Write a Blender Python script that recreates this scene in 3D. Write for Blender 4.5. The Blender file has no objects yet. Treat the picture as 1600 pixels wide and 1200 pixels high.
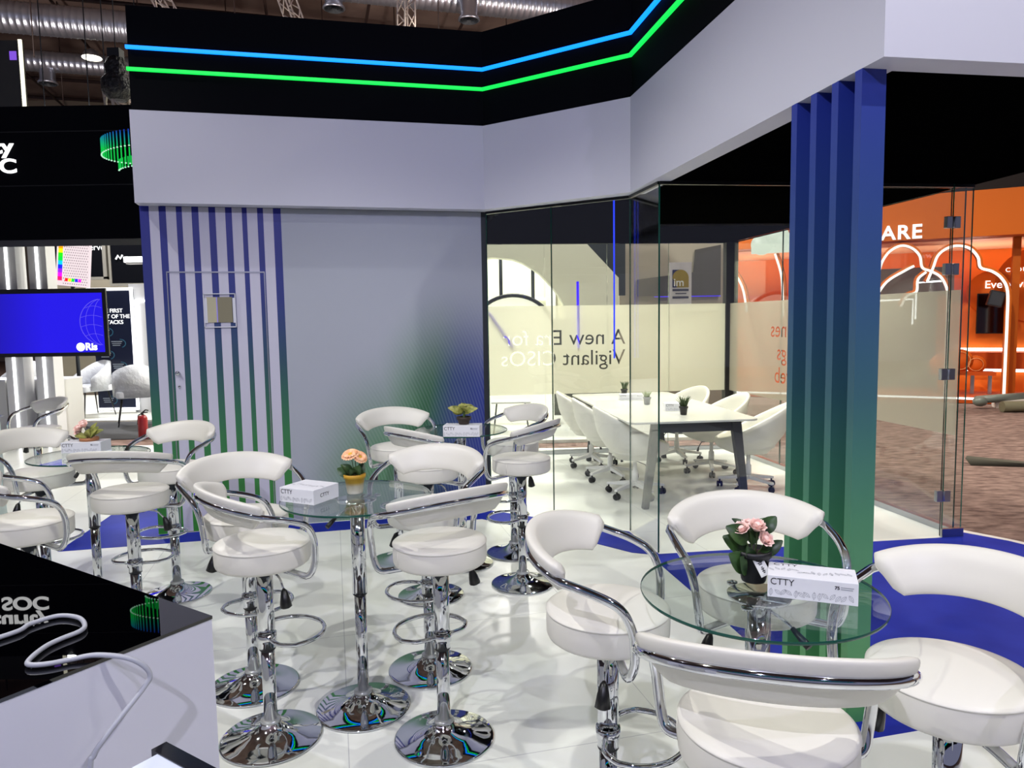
import bpy, bmesh, math, random
from math import sin, cos, pi, radians, atan2, sqrt
from mathutils import Vector, Matrix
random.seed(7)
sc = bpy.context.scene
C = sc.collection
V = Vector

# ------------------------------------------------------------------ camera
CAM_H = 1.59
cam_d = bpy.data.cameras.new('camera'); cam = bpy.data.objects.new('camera', cam_d); C.objects.link(cam)
cam_d.sensor_fit = 'HORIZONTAL'; cam_d.sensor_width = 36.0; cam_d.lens = 36.0 * 1125.0 / 1600.0
cam_d.clip_start = 0.02; cam_d.clip_end = 200
p, r = radians(5.0), radians(-0.9)
fwd = V((0, cos(p), -sin(p))); up0 = V((0, sin(p), cos(p))); rt0 = V((1, 0, 0))
rt = cos(r) * rt0 + sin(r) * up0; up = -sin(r) * rt0 + cos(r) * up0
cam.matrix_world = Matrix(((rt.x, up.x, -fwd.x, 0), (rt.y, up.y, -fwd.y, 0), (rt.z, up.z, -fwd.z, CAM_H), (0, 0, 0, 1)))
sc.camera = cam

# ------------------------------------------------------------------ view, world, hall lights and added fill
sc.view_settings.view_transform = 'Standard'
sc.view_settings.look = 'None'
sc.view_settings.exposure = 0.0
sc.view_settings.gamma = 1.0
sc.view_settings.use_curve_mapping = False
sc.cycles.transparent_max_bounces = 40
sc.cycles.max_bounces = 10
sc.cycles.sample_clamp_indirect = 6.0
world = bpy.data.worlds.new('hall_air'); sc.world = world; world.use_nodes = True
bg = world.node_tree.nodes['Background']
bg.inputs[0].default_value = (0.56, 0.58, 0.86, 1); bg.inputs[1].default_value = 0.29

def lamp(name, loc, target, power, col=(1, .97, .93), radius=.05, angle=95, blend=.35):
    d = bpy.data.lights.new(name, 'SPOT'); d.energy = power; d.color = col
    d.shadow_soft_size = radius; d.spot_size = radians(angle); d.spot_blend = blend
    o = bpy.data.objects.new(name, d); C.objects.link(o); o.location = loc
    o.rotation_euler = (V(target) - V(loc)).to_track_quat('-Z', 'Y').to_euler()
    return o
for i, (loc, tgt, pw, col, ang) in enumerate([
    ((-3.0, 1.0, 5.4), (-1.0, 3.0, 0), 400, (1, .985, .94), 78),
    ((2.7, .4, 5.2), (.2, 2.5, 0), 350, (1, .98, .93), 78),
    ((-.6, .1, 5.8), (-.3, 2.9, 0), 60, (1, .985, .95), 70),
    ((-4.4, 3.9, 5.4), (-1.2, 3.2, 0), 330, (1, .985, .95), 80),
    ((3.9, 2.6, 5.4), (.9, 2.0, 0), 150, (1, .97, .94), 80),
    ((.6, 3.0, 6.2), (.2, 3.4, 0), 70, (1, .985, .94), 70),
    ((-1.0, -2.2, 4.6), (-.8, 4.6, 2.8), 520, (.80, .79, 1), 100),  # this and the next two: lavender fill added for faces towards the camera
    ((2.4, -1.6, 4.4), (.6, 2.5, 1.6), 165, (.66, .64, 1), 110),
    ((-3.4, 1.6, 3.6), (1.2, 3.6, 3.0), 75, (.80, .80, 1), 90)]):
    lamp('stand_spot_and_fill', loc, tgt, pw, col, .028, ang, .4)
for x, y in ((.5, 6.3), (1.6, 6.1), (2.4, 6.0), (.6, 7.6), (1.5, 7.7), (2.3, 7.6)):
    lamp('downlight', (x, y, 2.46), (x, y, 0), 62, (1, .97, .87), .04, 130, .6)
for x, y, pw, col in ((-9, 14.0, 2600, (1, 1, 1)), (-6.6, 10.6, 600, (1, 1, 1)), (.2, 11.6, 2000, (1, .98, .88)), (.3, 14.5, 2200, (1, .99, .9)),
                      (9.0, 10.0, 260, (1, .88, .78)), (5.2, 9.0, 950, (1, .9, .8)), (6.5, 5.5, 750, (1, .88, .8)), (-13, 18, 1500, (.9, .85, .85)), (0, 19, 2200, (1, .93, .88))):
    lamp('hall_lamp', (x, y, 7.0), (x, y + .3, 0), pw, col, .15, 150, .5)
for x in (-12, -3, 6):
    lamp('hall_uplight', (x, 17, 4.6), (x, 24, 11), 2000, (1, .88, .80), .5, 150, .6)

# ------------------------------------------------------------------ helpers
def lin(c):
    c = c / 255.0
    return c / 12.92 if c <= .04045 else ((c + .055) / 1.055) ** 2.4
def rgb(r_, g_, b_): return (lin(r_), lin(g_), lin(b_), 1)

def mat(name, col, rough=.5, metal=0., spec=.5, emit=None, es=0., coat=0.):
    m = bpy.data.materials.new(name); m.use_nodes = True
    b = m.node_tree.nodes['Principled BSDF']
    b.inputs['Base Color'].default_value = rgb(*col)
    b.inputs['Roughness'].default_value = rough; b.inputs['Metallic'].default_value = metal
    b.inputs['Specular IOR Level'].default_value = spec; b.inputs['Coat Weight'].default_value = coat
    if emit: b.inputs['Emission Color'].default_value = rgb(*emit); b.inputs['Emission Strength'].default_value = es
    return m
def nt(m): return m.node_tree.nodes, m.node_tree.links
def N(m, typ, **kw):
    n = m.node_tree.nodes.new(typ)
    for k, v in kw.items(): setattr(n, k, v)
    return n
def math_(m, op, a, b=None, c=None, clamp=False):
    n = N(m, 'ShaderNodeMath', operation=op); n.use_clamp = clamp
    for i, v in enumerate((a, b, c)):
        if v is None: continue
        if hasattr(v, 'links'): m.node_tree.links.new(v, n.inputs[i])
        else: n.inputs[i].default_value = v
    return n.outputs[0]
def mixc(m, fac, a, b):
    n = N(m, 'ShaderNodeMix', data_type='RGBA')
    for i, v in ((0, fac), (6, a), (7, b)):
        if hasattr(v, 'links'): m.node_tree.links.new(v, n.inputs[i])
        else: n.inputs[i].default_value = v
    return n.outputs[2]
def sep(m):
    t = N(m, 'ShaderNodeTexCoord'); s = N(m, 'ShaderNodeSeparateXYZ')
    m.node_tree.links.new(t.outputs['Object'], s.inputs[0]); return t, s
def bump(m, scale, strength, dist=.002, detail=3, stretch=None):
    t = N(m, 'ShaderNodeTexCoord'); n = N(m, 'ShaderNodeTexNoise'); n.inputs['Scale'].default_value = scale; n.inputs['Detail'].default_value = detail
    src = t.outputs['Object']
    if stretch:
        mp = N(m, 'ShaderNodeMapping'); mp.inputs['Scale'].default_value = stretch
        m.node_tree.links.new(src, mp.inputs[0]); src = mp.outputs[0]
    m.node_tree.links.new(src, n.inputs[0])
    b = N(m, 'ShaderNodeBump'); b.inputs['Strength'].default_value = strength; b.inputs['Distance'].default_value = dist
    m.node_tree.links.new(n.outputs[0], b.inputs['Height']); m.node_tree.links.new(b.outputs[0], m.node_tree.nodes['Principled BSDF'].inputs['Normal'])
def noisy(m, a, b, scale, stretch=(1, 1, 1), detail=5, lo=.35, hi=.65):
    t = N(m, 'ShaderNodeTexCoord'); mp = N(m, 'ShaderNodeMapping'); mp.inputs['Scale'].default_value = stretch
    n = N(m, 'ShaderNodeTexNoise'); n.inputs['Scale'].default_value = scale; n.inputs['Detail'].default_value = detail
    cr = N(m, 'ShaderNodeValToRGB'); cr.color_ramp.elements[0].position = lo; cr.color_ramp.elements[1].position = hi
    cr.color_ramp.elements[0].color = rgb(*a); cr.color_ramp.elements[1].color = rgb(*b)
    L = m.node_tree.links
    L.new(t.outputs['Object'], mp.inputs[0]); L.new(mp.outputs[0], n.inputs[0]); L.new(n.outputs[0], cr.inputs[0])
    L.new(cr.outputs[0], m.node_tree.nodes['Principled BSDF'].inputs['Base Color'])

def glassmat(name, tint, rough=0., film=0., filmcol=(215, 212, 190)):
    m = bpy.data.materials.new(name); m.use_nodes = True
    nd, L = nt(m); nd.remove(nd['Principled BSDF']); out = nd['Material Output']
    tr = N(m, 'ShaderNodeBsdfTransparent'); tr.inputs[0].default_value = (*tint, 1)
    gl = N(m, 'ShaderNodeBsdfGlossy'); gl.inputs['Roughness'].default_value = rough
    geo = N(m, 'ShaderNodeNewGeometry')
    fr = N(m, 'ShaderNodeFresnel')
    ior = math_(m, 'MULTIPLY_ADD', geo.outputs['Backfacing'], 1 / 1.5 - 1.5, 1.5)
    L.new(ior, fr.inputs['IOR'])
    mx = N(m, 'ShaderNodeMixShader'); L.new(fr.outputs[0], mx.inputs[0]); L.new(tr.outputs[0], mx.inputs[1]); L.new(gl.outputs[0], mx.inputs[2])
    if film:
        df = N(m, 'ShaderNodeBsdfDiffuse'); df.inputs[0].default_value = rgb(*filmcol)
        tl = N(m, 'ShaderNodeBsdfTranslucent'); tl.inputs[0].default_value = rgb(*filmcol)
        m2 = N(m, 'ShaderNodeMixShader'); m2.inputs[0].default_value = .6; L.new(df.outputs[0], m2.inputs[1]); L.new(tl.outputs[0], m2.inputs[2])
        m3 = N(m, 'ShaderNodeMixShader'); m3.inputs[0].default_value = film; L.new(tr.outputs[0], m3.inputs[1]); L.new(m2.outputs[0], m3.inputs[2])
        mx = m3
    L.new(mx.outputs[0], out.inputs[0]); return m

class MB:
    """collects shapes, then links them as one mesh object"""
    def __init__(s): s.v = []; s.f = []; s.m = []; s.sm = []
    def add(s, verts, faces, mi=0, smooth=False, M=None):
        o = len(s.v)
        s.v += [tuple(M @ V(q)) if M is not None else tuple(q) for q in verts]
        for f in faces: s.f.append([i + o for i in f]); s.m.append(mi); s.sm.append(smooth)
        return s
    def box(s, x0, x1, y0, y1, z0, z1, mi=0, M=None):
        vs = [(x, y, z) for z in (z0, z1) for y in (y0, y1) for x in (x0, x1)]
        return s.add(vs, [(0, 2, 3, 1), (4, 5, 7, 6), (0, 1, 5, 4), (1, 3, 7, 5), (3, 2, 6, 7), (2, 0, 4, 6)], mi, False, M)
    def prism(s, poly, z0, z1, mi=0, M=None, side=None):
        n = len(poly); vs = [(x, y, z0) for x, y in poly] + [(x, y, z1) for x, y in poly]
        s.add(vs, [tuple(range(n))[::-1], tuple(range(n, 2 * n))], mi, False, M)
        return s.add(vs, [(i, (i + 1) % n, (i + 1) % n + n, i + n) for i in range(n)], mi if side is None else side, False, M)
    def plate(s, poly, y0, y1, mi=0, M=None, side=None):   # polygon in x,z with thickness along y
        R = Matrix(((1, 0, 0, 0), (0, 0, 1, 0), (0, 1, 0, 0), (0, 0, 0, 1)))
        return s.prism(poly, y0, y1, mi, (M @ R) if M is not None else R, side)
    def loft(s, rings, closed=True, cap=True, mi=0, smooth=True, M=None, loop=False):
        n = len(rings[0]); vs = [q for rg in rings for q in rg]; fs = []
        k = len(rings)
        for i in range(k if loop else k - 1):
            a = i * n; b = ((i + 1) % k) * n
            for j in range(n if closed else n - 1): fs.append((a + j, a + (j + 1) % n, b + (j + 1) % n, b + j))
        s.add(vs, fs, mi, smooth, M)
        if cap and not loop: s.add(rings[0], [tuple(range(n))[::-1]], mi, False, M); s.add(rings[-1], [tuple(range(n))], mi, False, M)
        return s
    def lathe(s, prof, n=40, mi=0, M=None, smooth=True):
        rings = [[(rr * cos(2 * pi * j / n), rr * sin(2 * pi * j / n), z) for j in range(n)] for rr, z in prof]
        return s.loft(rings, True, False, mi, smooth, M)
    def tube(s, path, rad, n=10, closed=False, mi=0, M=None, cap=True):
        P = [V(q) for q in path]; k = len(P); rings = []
        T = []
        for i in range(k):
            if closed: t = P[(i + 1) % k] - P[i - 1]
            else: t = P[min(i + 1, k - 1)] - P[max(i - 1, 0)]
            T.append(t.normalized())
        a = T[0].orthogonal().normalized()
        for i in range(k):
            if i: a = (a - T[i] * a.dot(T[i])).normalized()
            b = T[i].cross(a); rr = rad[i] if isinstance(rad, (list, tuple)) else rad
            rings.append([tuple(P[i] + rr * (cos(2 * pi * j / n) * a + sin(2 * pi * j / n) * b)) for j in range(n)])
        return s.loft(rings, True, cap, mi, True, M, closed)
    def ball(s, c, rx, ry=None, rz=None, n=14, mi=0, M=None):
        ry = ry or rx; rz = rz or rx
        rings = [[(c[0] + rx * sin(a) * cos(2 * pi * j / n), c[1] + ry * sin(a) * sin(2 * pi * j / n), c[2] - rz * cos(a)) for j in range(n)] for a in [pi * (i + .02) / (n // 2 + .04) for i in range(n // 2 + 1)]]
        return s.loft(rings, True, True, mi, True, M)
    def build(s, name, mats, parent=None, bevel=0., seg=2, recalc=True):
        me = bpy.data.meshes.new(name); me.from_pydata(s.v, [], s.f)
        if not isinstance(mats, (list, tuple)): mats = [mats]
        for m in mats: me.materials.append(m)
        for i, pl in enumerate(me.polygons): pl.material_index = s.m[i]; pl.use_smooth = s.sm[i]
        if recalc:
            b = bmesh.new(); b.from_mesh(me); bmesh.ops.remove_doubles(b, verts=b.verts, dist=1e-6)
            bmesh.ops.recalc_face_normals(b, faces=b.faces); b.to_mesh(me); b.free()
        me.update()
        o = bpy.data.objects.new(name, me); C.objects.link(o)
        if bevel:
            md = o.modifiers.new('bevel', 'BEVEL'); md.width = bevel; md.segments = seg; md.limit_method = 'ANGLE'; md.angle_limit = radians(40)
        if parent: o.parent = parent
        return o

def tag(o, label, cat, group=None, kind=None):
    o['label'] = label; o['category'] = cat
    if group: o['group'] = group
    if kind: o['kind'] = kind
    return o
def thing(name, label, cat, loc=(0, 0, 0), rz=0, group=None):
    o = bpy.data.objects.new(name, None); C.objects.link(o); o.empty_display_size = .05
    o.location = loc; o.rotation_euler = (0, 0, rz); return tag(o, label, cat, group)
def struct(o, label=None, cat=None):
    o['kind'] = 'structure'
    if label: o['label'] = label; o['category'] = cat or 'structure'
    return o
def copy_tree(o, parent=None):
    c = o.copy(); C.objects.link(c)
    if parent: c.parent = parent
    for ch in list(o.children): copy_tree(ch, c)
    return c
def place(proto, used, loc, rz, label, group=None, scale=None):
    o = proto if not used else copy_tree(proto)
    o.location = loc; o.rotation_euler = (0, 0, rz); o['label'] = label
    if group: o['group'] = group
    if scale: o.scale = scale
    return o
def fillet(pts, rad, seg=6):
    P = [V(q) for q in pts]; out = [P[0]]
    for i in range(1, len(P) - 1):
        a = (P[i - 1] - P[i]); b = (P[i + 1] - P[i]); d = min(rad, a.length * .48, b.length * .48)
        A = P[i] + a.normalized() * d; B = P[i] + b.normalized() * d
        for k in range(seg + 1):
            t = k / seg; out.append((1 - t) ** 2 * A + 2 * t * (1 - t) * P[i] + t * t * B)
    out.append(P[-1]); return [tuple(q) for q in out]
def spline(pts, seg=8):
    P = [V(q) for q in pts]; P = [2 * P[0] - P[1]] + P + [2 * P[-1] - P[-2]]; out = []
    for i in range(1, len(P) - 2):
        for k in range(seg):
            t = k / seg; a, b, c, d = P[i - 1:i + 3]
            out.append(.5 * ((2 * b) + (c - a) * t + (2 * a - 5 * b + 4 * c - d) * t * t + (3 * b - a - 3 * c + d) * t ** 3))
    out.append(P[-2]); return [tuple(q) for q in out]
def frame(origin, xdir, ydir=None):
    """matrix whose x axis runs along xdir in plan, y axis to its left, z up"""
    x = V((xdir[0], xdir[1], 0)).normalized(); z = V((0, 0, 1)); y = z.cross(x)
    return Matrix(((x.x, y.x, 0, origin[0]), (x.y, y.y, 0, origin[1]), (0, 0, 1, origin[2] if len(origin) > 2 else 0), (0, 0, 0, 1)))
def text(name, body, size, material, M, parent=None, depth=.004, bold=0., align='LEFT', spacing=1., sx=1.):
    """lettering standing in the x-z plane of M, read from the -y side"""
    cu = bpy.data.curves.new(name, 'FONT'); cu.body = body; cu.size = size; cu.extrude = depth / 2; cu.offset = bold
    cu.align_x = align; cu.space_character = spacing; cu.space_line = .95
    t = bpy.data.objects.new(name, cu); C.objects.link(t)
    dg = bpy.context.evaluated_depsgraph_get(); me = bpy.data.meshes.new_from_object(t.evaluated_get(dg))
    bpy.data.objects.remove(t)
    R = M @ Matrix(((sx, 0, 0, 0), (0, 0, -1, 0), (0, 1, 0, 0), (0, 0, 0, 1))); me.transform(R)
    me.materials.clear(); me.materials.append(material)
    o = bpy.data.objects.new(name, me); C.objects.link(o)
    if parent: o.parent = parent
    return o
def flat(o):   # keep world position when parented to a moved empty
    return o

# ------------------------------------------------------------------ materials
chrome = mat('chrome', (222, 224, 228), .045, 1.)
steel = mat('brushed_steel', (170, 172, 176), .28, 1.)
leather = mat('white_leatherette', (222, 219, 208), .42); bump(leather, 60, .12, .001)
blackp = mat('black_plastic', (12, 12, 13), .35)
white_lam = mat('white_laminate', (205, 205, 214), .45)
white_f = mat('white_painted_board', (196, 196, 208), .55)
black_f = mat('black_board', (3, 4, 9), .75, spec=.06)
black_c = mat('black_ceiling_board', (4, 4, 4), .9, spec=.0)
black_gl = mat('black_gloss_glass', (1, 1, 2), .01, spec=.75, coat=0)
floor_w = mat('white_vinyl_floor', (206, 209, 207), .27, spec=.42)
blue_v = mat('blue_vinyl', (30, 46, 150), .6, spec=.08)
noisy(blue_v, (24, 38, 138), (36, 50, 158), 2.2, detail=6)
carpet = mat('brown_carpet', (120, 95, 88), .95, spec=.1)
noisy(carpet, (92, 74, 68), (148, 124, 114), 7, (1, 2.2, 1), 9, .3, .7); 
carpet_g = mat('grey_carpet', (70, 70, 72), .95, spec=.1)
glass = glassmat('clear_glass', (.978, .99, .984))
glass_t = glassmat('table_glass', (.93, .965, .95))
film = glassmat('frosted_film', (.95, .95, .92), film=.80)
edge_g = mat('green_glass_edge', (22, 74, 62), .08, spec=.6)
edge_d = mat('dark_glass_edge', (20, 30, 28), .1, spec=.6)
dgrey = mat('dark_grey_metal', (46, 50, 56), .55, 0, spec=.3)
def emis(name, c, s): return mat(name, (0, 0, 0), .5, emit=c, es=s)
led_w = emis('white_led', (255, 255, 255), 3.2)
led_b = emis('blue_led', (12, 120, 255), 2.6)
led_g = emis('green_led', (18, 225, 80), 1.5)
glow_v = emis('violet_led_and_reflection', (60, 30, 255), 1.6)
txt_w = emis('lit_white_lettering', (255, 255, 255), 1.6)
ink = mat('black_ink', (30, 30, 36), .6)
white_p = mat('white_plastic', (225, 225, 222), .35)

def zgrad(name, stops, z0, z1, rough=.5):
    m = mat(name, (0, 0, 0), rough)
    t, s = sep(m); mr = N(m, 'ShaderNodeMapRange'); mr.inputs[1].default_value = z0; mr.inputs[2].default_value = z1
    cr = N(m, 'ShaderNodeValToRGB'); e = cr.color_ramp.elements
    while len(e) < len(stops): e.new(.5)
    for i, (pp, c) in enumerate(stops): e[i].position = pp; e[i].color = rgb(*c)
    L = m.node_tree.links; L.new(s.outputs[2], mr.inputs[0]); L.new(mr.outputs[0], cr.inputs[0])
    L.new(cr.outputs[0], m.node_tree.nodes['Principled BSDF'].inputs['Base Color']); return m
stripe = zgrad('blue_to_green_stripe', [(0, (46, 128, 40)), (.3, (38, 108, 62)), (.52, (28, 66, 84)), (.72, (20, 36, 112)), (1, (16, 24, 128))], 0, 2.48)
pill = zgrad('blue_to_green_pillar', [(0, (84, 150, 88)), (.32, (70, 132, 98)), (.52, (54, 96, 108)), (.75, (44, 72, 126)), (1, (32, 48, 140))], 0, 2.48, .42)

# ------------------------------------------------------------------ stand outline
ZS, ZW, ZT = 2.48, 3.13, 3.85
L0, C1, C2, C3 = (-2.69, 5.27), (-.198, 5.848), (.854, 5.16), (1.303, 2.575)
RR = (3.42, 2.925)
LB = (-2.98, 6.3)
W0, W1 = (-2.73, 5.41), (-.20, 6.0)
G1, G2, G4, G5 = (.875, 5.306), (.979, 4.779), (3.056, 5.042), (3.217, 5.079)
B0, B1 = (-.34, 8.43), (2.62, 8.69)
def offset(poly, d):     # inward offset (to the left-hand side when walking the list is outside)
    out = []
    for i, q in enumerate(poly):
        q = V(q); ns = []
        if i: a = (q - V(poly[i - 1])).normalized(); ns.append(V((-a.y, a.x)))
        if i < len(poly) - 1: a = (V(poly[i + 1]) - q).normalized(); ns.append(V((-a.y, a.x)))
        if len(ns) == 1: out.append(tuple(q + ns[0] * d))
        else:
            m_ = (ns[0] + ns[1]).normalized(); out.append(tuple(q + m_ * (d / max(.35, m_.dot(ns[0])))))
    return out

# floor of the stand, hall carpet
mb = MB(); mb.prism([(-6.5, -3), (4.3, -3), (4.3, 3.4), (3.53, 4.93), (3.28, 5.25), (2.75, 8.9), (-.5, 8.9), (-3.0, 9.6), (-8.2, 9.6), (-8.2, -3)], -.03, 0)
fl = struct(mb.build('floor', floor_w))
# faint seams between the white sheets
nd, Lk = nt(floor_w)
t_, s_ = sep(floor_w)
u_ = math_(floor_w, 'MULTIPLY_ADD', s_.outputs[0], .97, math_(floor_w, 'MULTIPLY', s_.outputs[1], .24))
v_ = math_(floor_w, 'MULTIPLY_ADD', s_.outputs[1], .97, math_(floor_w, 'MULTIPLY', s_.outputs[0], -.24))
def seam(m, x, period, w):
    f_ = math_(m, 'FRACT', math_(m, 'DIVIDE', x, period)); return math_(m, 'LESS_THAN', f_, w / period)
sm_ = math_(floor_w, 'MAXIMUM', seam(floor_w, u_, 1.22, .004), seam(floor_w, v_, 1.22, .004))
no_ = N(floor_w, 'ShaderNodeTexNoise'); no_.inputs['Scale'].default_value = 1.3; no_.inputs['Detail'].default_value = 6
Lk.new(t_.outputs['Object'], no_.inputs[0])
base_ = mixc(floor_w, no_.outputs[0], rgb(218, 221, 214), rgb(236, 237, 230))
Lk.new(mixc(floor_w, sm_, base_, rgb(192, 193, 192)), nd['Principled BSDF'].inputs['Base Color'])
mb = MB(); mb.prism([(-3.47, 6.3), (-3.262, 5.02), (-1.535, 5.40), (-.26, 5.70), (.43, 5.16), (.80, 4.80), (.905, 4.76), (1.047, 3.986), (1.275, 2.572), (2.026, 2.75), (4.0, 3.06), (4.15, 3.6), (3.46, 4.93), (3.22, 5.2), (3.22, 5.06), (3.056, 5.025), (.979, 4.76), (.86, 5.29), (-.2, 5.96), (-2.73, 5.40), (-2.95, 6.3)], 0, .002)
o = mb.build('blue_border', blue_v, fl); o['label'] = 'blue vinyl border'
mb = MB(); mb.prism([(-40, -12), (40, -12), (40, 45), (-40, 45)], -.06, -.031); o = struct(mb.build('floor_hall', carpet), 'brown carpet of the hall aisle beyond the glass room', 'carpet')
mb = MB(); mb.prism([(-16, 10.3), (-3.2, 10.3), (-3.2, 12.2), (-16, 12.2)], -.031, -.02); struct(mb.build('floor_aisle', carpet_g), 'dark grey aisle carpet between the two stands at left', 'carpet')

# fascia: white lower band, black upper band, ceiling board
front = [LB, L0, C1, C2, C3, RR]
inner = offset(front, .13)
mb = MB()
for i in range(len(front) - 1):
    q = [front[i], front[i + 1], inner[i + 1], inner[i]]
    mb.prism(q, ZS, ZW)
struct(mb.build('trim_1', white_f), 'white painted lower band of the stand header', 'fascia')
ob = offset(front, .012); ib = offset(front, .12)
mb = MB()
for i in range(len(front) - 1): mb.prism([ob[i], ob[i + 1], ib[i + 1], ib[i]], ZW, ZT)
struct(mb.build('trim_2', black_f), 'black upper band of the stand header', 'fascia')
mb = MB()
ct = [inner[1], inner[2], inner[3], inner[4], inner[5], (3.36, 4.0), (3.24, 5.12), (2.70, 8.80), (-.5, 8.52), (-2.9, 7.9)]
mb.prism(ct, ZS + .004, ZS + .10)
struct(mb.build('ceiling', black_c))
# LED lines on the black band
for z, m_, nm, lb in ((3.56, led_b, 'blue', 'thin glowing blue LED line along the black header, above the green one'),
                      (3.41, led_g, 'green', 'thin glowing green LED line along the black header, below the blue one')):
    pl = [(-2.70, 5.275)] + [L0, C1, C2, C3, RR]
    a = offset([L0, C1, C2, C3, RR], -.012); b = offset([L0, C1, C2, C3, RR], .011)
    mb = MB()
    for i in range(4): mb.prism([a[i], a[i + 1], b[i + 1], b[i]], z - .011, z + .011)
    tag(mb.build('led_strip', m_), lb, 'light strip', 'LED lines on the black header')

# ------------------------------------------------------------------ striped wall with hidden door and printed panel
Mw = frame((W0[0], W0[1], 0), (W1[0] - W0[0], W1[1] - W0[1])); WL = (V(W1) - V(W0)).length
wallp = mat('printed_wall_panel', (172, 176, 190), .5)
def U(x): return (x - W0[0]) / .9739
sx_ = [U(x) for x in (-2.73, -2.668, -2.603, -2.555, -2.487, -2.447, -2.382, -2.335, -2.266, -2.219, -2.151, -2.105, -2.035, -2.000, -1.927, -1.885, -1.814, -1.759)]
# object-space print: soft green / blue cloud with fine contour lines
wt, ws = sep(wallp)
Xw, Yw, Zw = ws.outputs
uW = math_(wallp, 'MULTIPLY_ADD', Xw, 1.0, 0.0)     # the wall mesh is built in its own frame: x along the wall
def ell(cx, cz, rx, rz, soft):
    dx = math_(wallp, 'DIVIDE', math_(wallp, 'SUBTRACT', Xw, cx), rx); dz = math_(wallp, 'DIVIDE', math_(wallp, 'SUBTRACT', Zw, cz), rz)
    d = math_(wallp, 'SQRT', math_(wallp, 'ADD', math_(wallp, 'MULTIPLY', dx, dx), math_(wallp, 'MULTIPLY', dz, dz)))
    mr = N(wallp, 'ShaderNodeMapRange'); mr.interpolation_type = 'SMOOTHSTEP'
    mr.inputs[1].default_value = 1.0 + soft; mr.inputs[2].default_value = 1.0 - soft; wallp.node_tree.links.new(d, mr.inputs[0]); return mr.outputs[0]
mask = math_(wallp, 'MAXIMUM', ell(2.34, .42, .62, 1.10, .42), math_(wallp, 'MULTIPLY', ell(1.78, .1, .50, .85, .6), .85))
tone = N(wallp, 'ShaderNodeValToRGB'); te = tone.color_ramp.elements
te.new(.5); te.new(.7)
for i, (pp, c) in enumerate([(0.30, (40, 112, 52)), (.50, (34, 92, 58)), (.62, (34, 62, 112)), (.82, (28, 44, 138))]): te[i].position = pp; te[i].color = rgb(*c)
tx = math_(wallp, 'ADD', math_(wallp, 'MULTIPLY', math_(wallp, 'SUBTRACT', Xw, 1.2), .66), math_(wallp, 'MULTIPLY', Zw, -.10))
wallp.node_tree.links.new(tx, tone.inputs[0])
rad_ = math_(wallp, 'SQRT', math_(wallp, 'ADD', math_(wallp, 'POWER', math_(wallp, 'SUBTRACT', Xw, 1.0), 2.0), math_(wallp, 'POWER', math_(wallp, 'MULTIPLY', math_(wallp, 'SUBTRACT', Zw, -.2), .8), 2.0)))
ln = math_(wallp, 'SINE', math_(wallp, 'MULTIPLY', math_(wallp, 'ADD', rad_, math_(wallp, 'MULTIPLY', Xw, .6)), 175))
ln = math_(wallp, 'MULTIPLY', math_(wallp, 'MULTIPLY_ADD', ln, .5, .5), .11)
printed = mixc(wallp, ln, tone.outputs[0], rgb(190, 205, 200))
wallp.node_tree.links.new(mixc(wallp, mask, rgb(158, 162, 174), printed), wallp.node_tree.nodes['Principled BSDF'].inputs['Base Color'])

DL, DR, DT = U(-2.575), U(-1.893), 1.996
def wall_cells(mb, x0, x1, z0, z1, y):
    xs = sorted(set([x0, x1] + [x for x in sx_ if x0 < x < x1]))
    for a, b in zip(xs[:-1], xs[1:]):
        mid = (a + b) / 2
        inside = any(sx_[i] <= mid <= sx_[i + 1] for i in range(0, 18, 2))
        mb.add([(a, y, z0), (b, y, z0), (b, y, z1), (a, y, z1)], [(0, 1, 2, 3)], 1 if inside else 0)
xe = sx_[-1]
mb = MB(); wall_cells(mb, 0, DL, 0, ZS, 0); wall_cells(mb, DL, DR, DT, ZS, 0); wall_cells(mb, DR, xe, 0, ZS, 0)
mb.add([(xe, 0, 0), (WL, 0, 0), (WL, 0, ZS), (xe, 0, ZS)], [(0, 1, 2, 3)], 2)
mb.add([(0, 0, 0), (0, .1, 0), (0, .1, ZS), (0, 0, ZS)], [(0, 1, 2, 3)], 1)
mb.add([(WL, 0, 0), (WL, .1, 0), (WL, .1, ZS), (WL, 0, ZS)], [(0, 1, 2, 3)], 0)
mb.add([(0, .1, 0), (WL, .1, 0), (WL, .1, ZS), (0, .1, ZS)], [(0, 1, 2, 3)], 0)
mb.add([(DL, 0, 0), (DL, .1, 0), (DL, .1, DT), (DL, 0, DT)], [(0, 1, 2, 3)], 0)
mb.add([(DR, 0, 0), (DR, .1, 0), (DR, .1, DT), (DR, 0, DT)], [(0, 1, 2, 3)], 0)
wall_w = mat('white_wall_paint', (184, 182, 200), .55)
o = mb.build('wall_front', [wall_w, stripe, wallp], recalc=False); o.matrix_world = Mw; struct(o)
mb = MB(); wall_cells(mb, DL + .006, DR - .006, .006, DT - .006, .002)
mb.box(DL + .006, DR - .006, .004, .045, .006, DT - .006)
dr_ = mb.build('door_1', [wall_w, stripe], recalc=False); dr_.matrix_world = Mw; struct(dr_)
alu = mat('aluminium_trim', (150, 150, 160), .35, .8)
mb = MB(); mb.box(DL - .001, DL + .006, -.002, .02, 0, DT); mb.box(DR - .006, DR + .001, -.002, .02, 0, DT); mb.box(DL, DR, -.002, .02, DT - .006, DT + .004)
mb.build('door_frame', alu, dr_)
pu0, pu1 = U(-2.329), U(-2.129)
mb = MB(); mb.box(pu0 - .004, pu1 + .022, -.012, .0, 1.575, 1.583); mb.box(pu0 - .004, pu1 + .022, -.012, .0, 1.828, 1.834)
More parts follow.
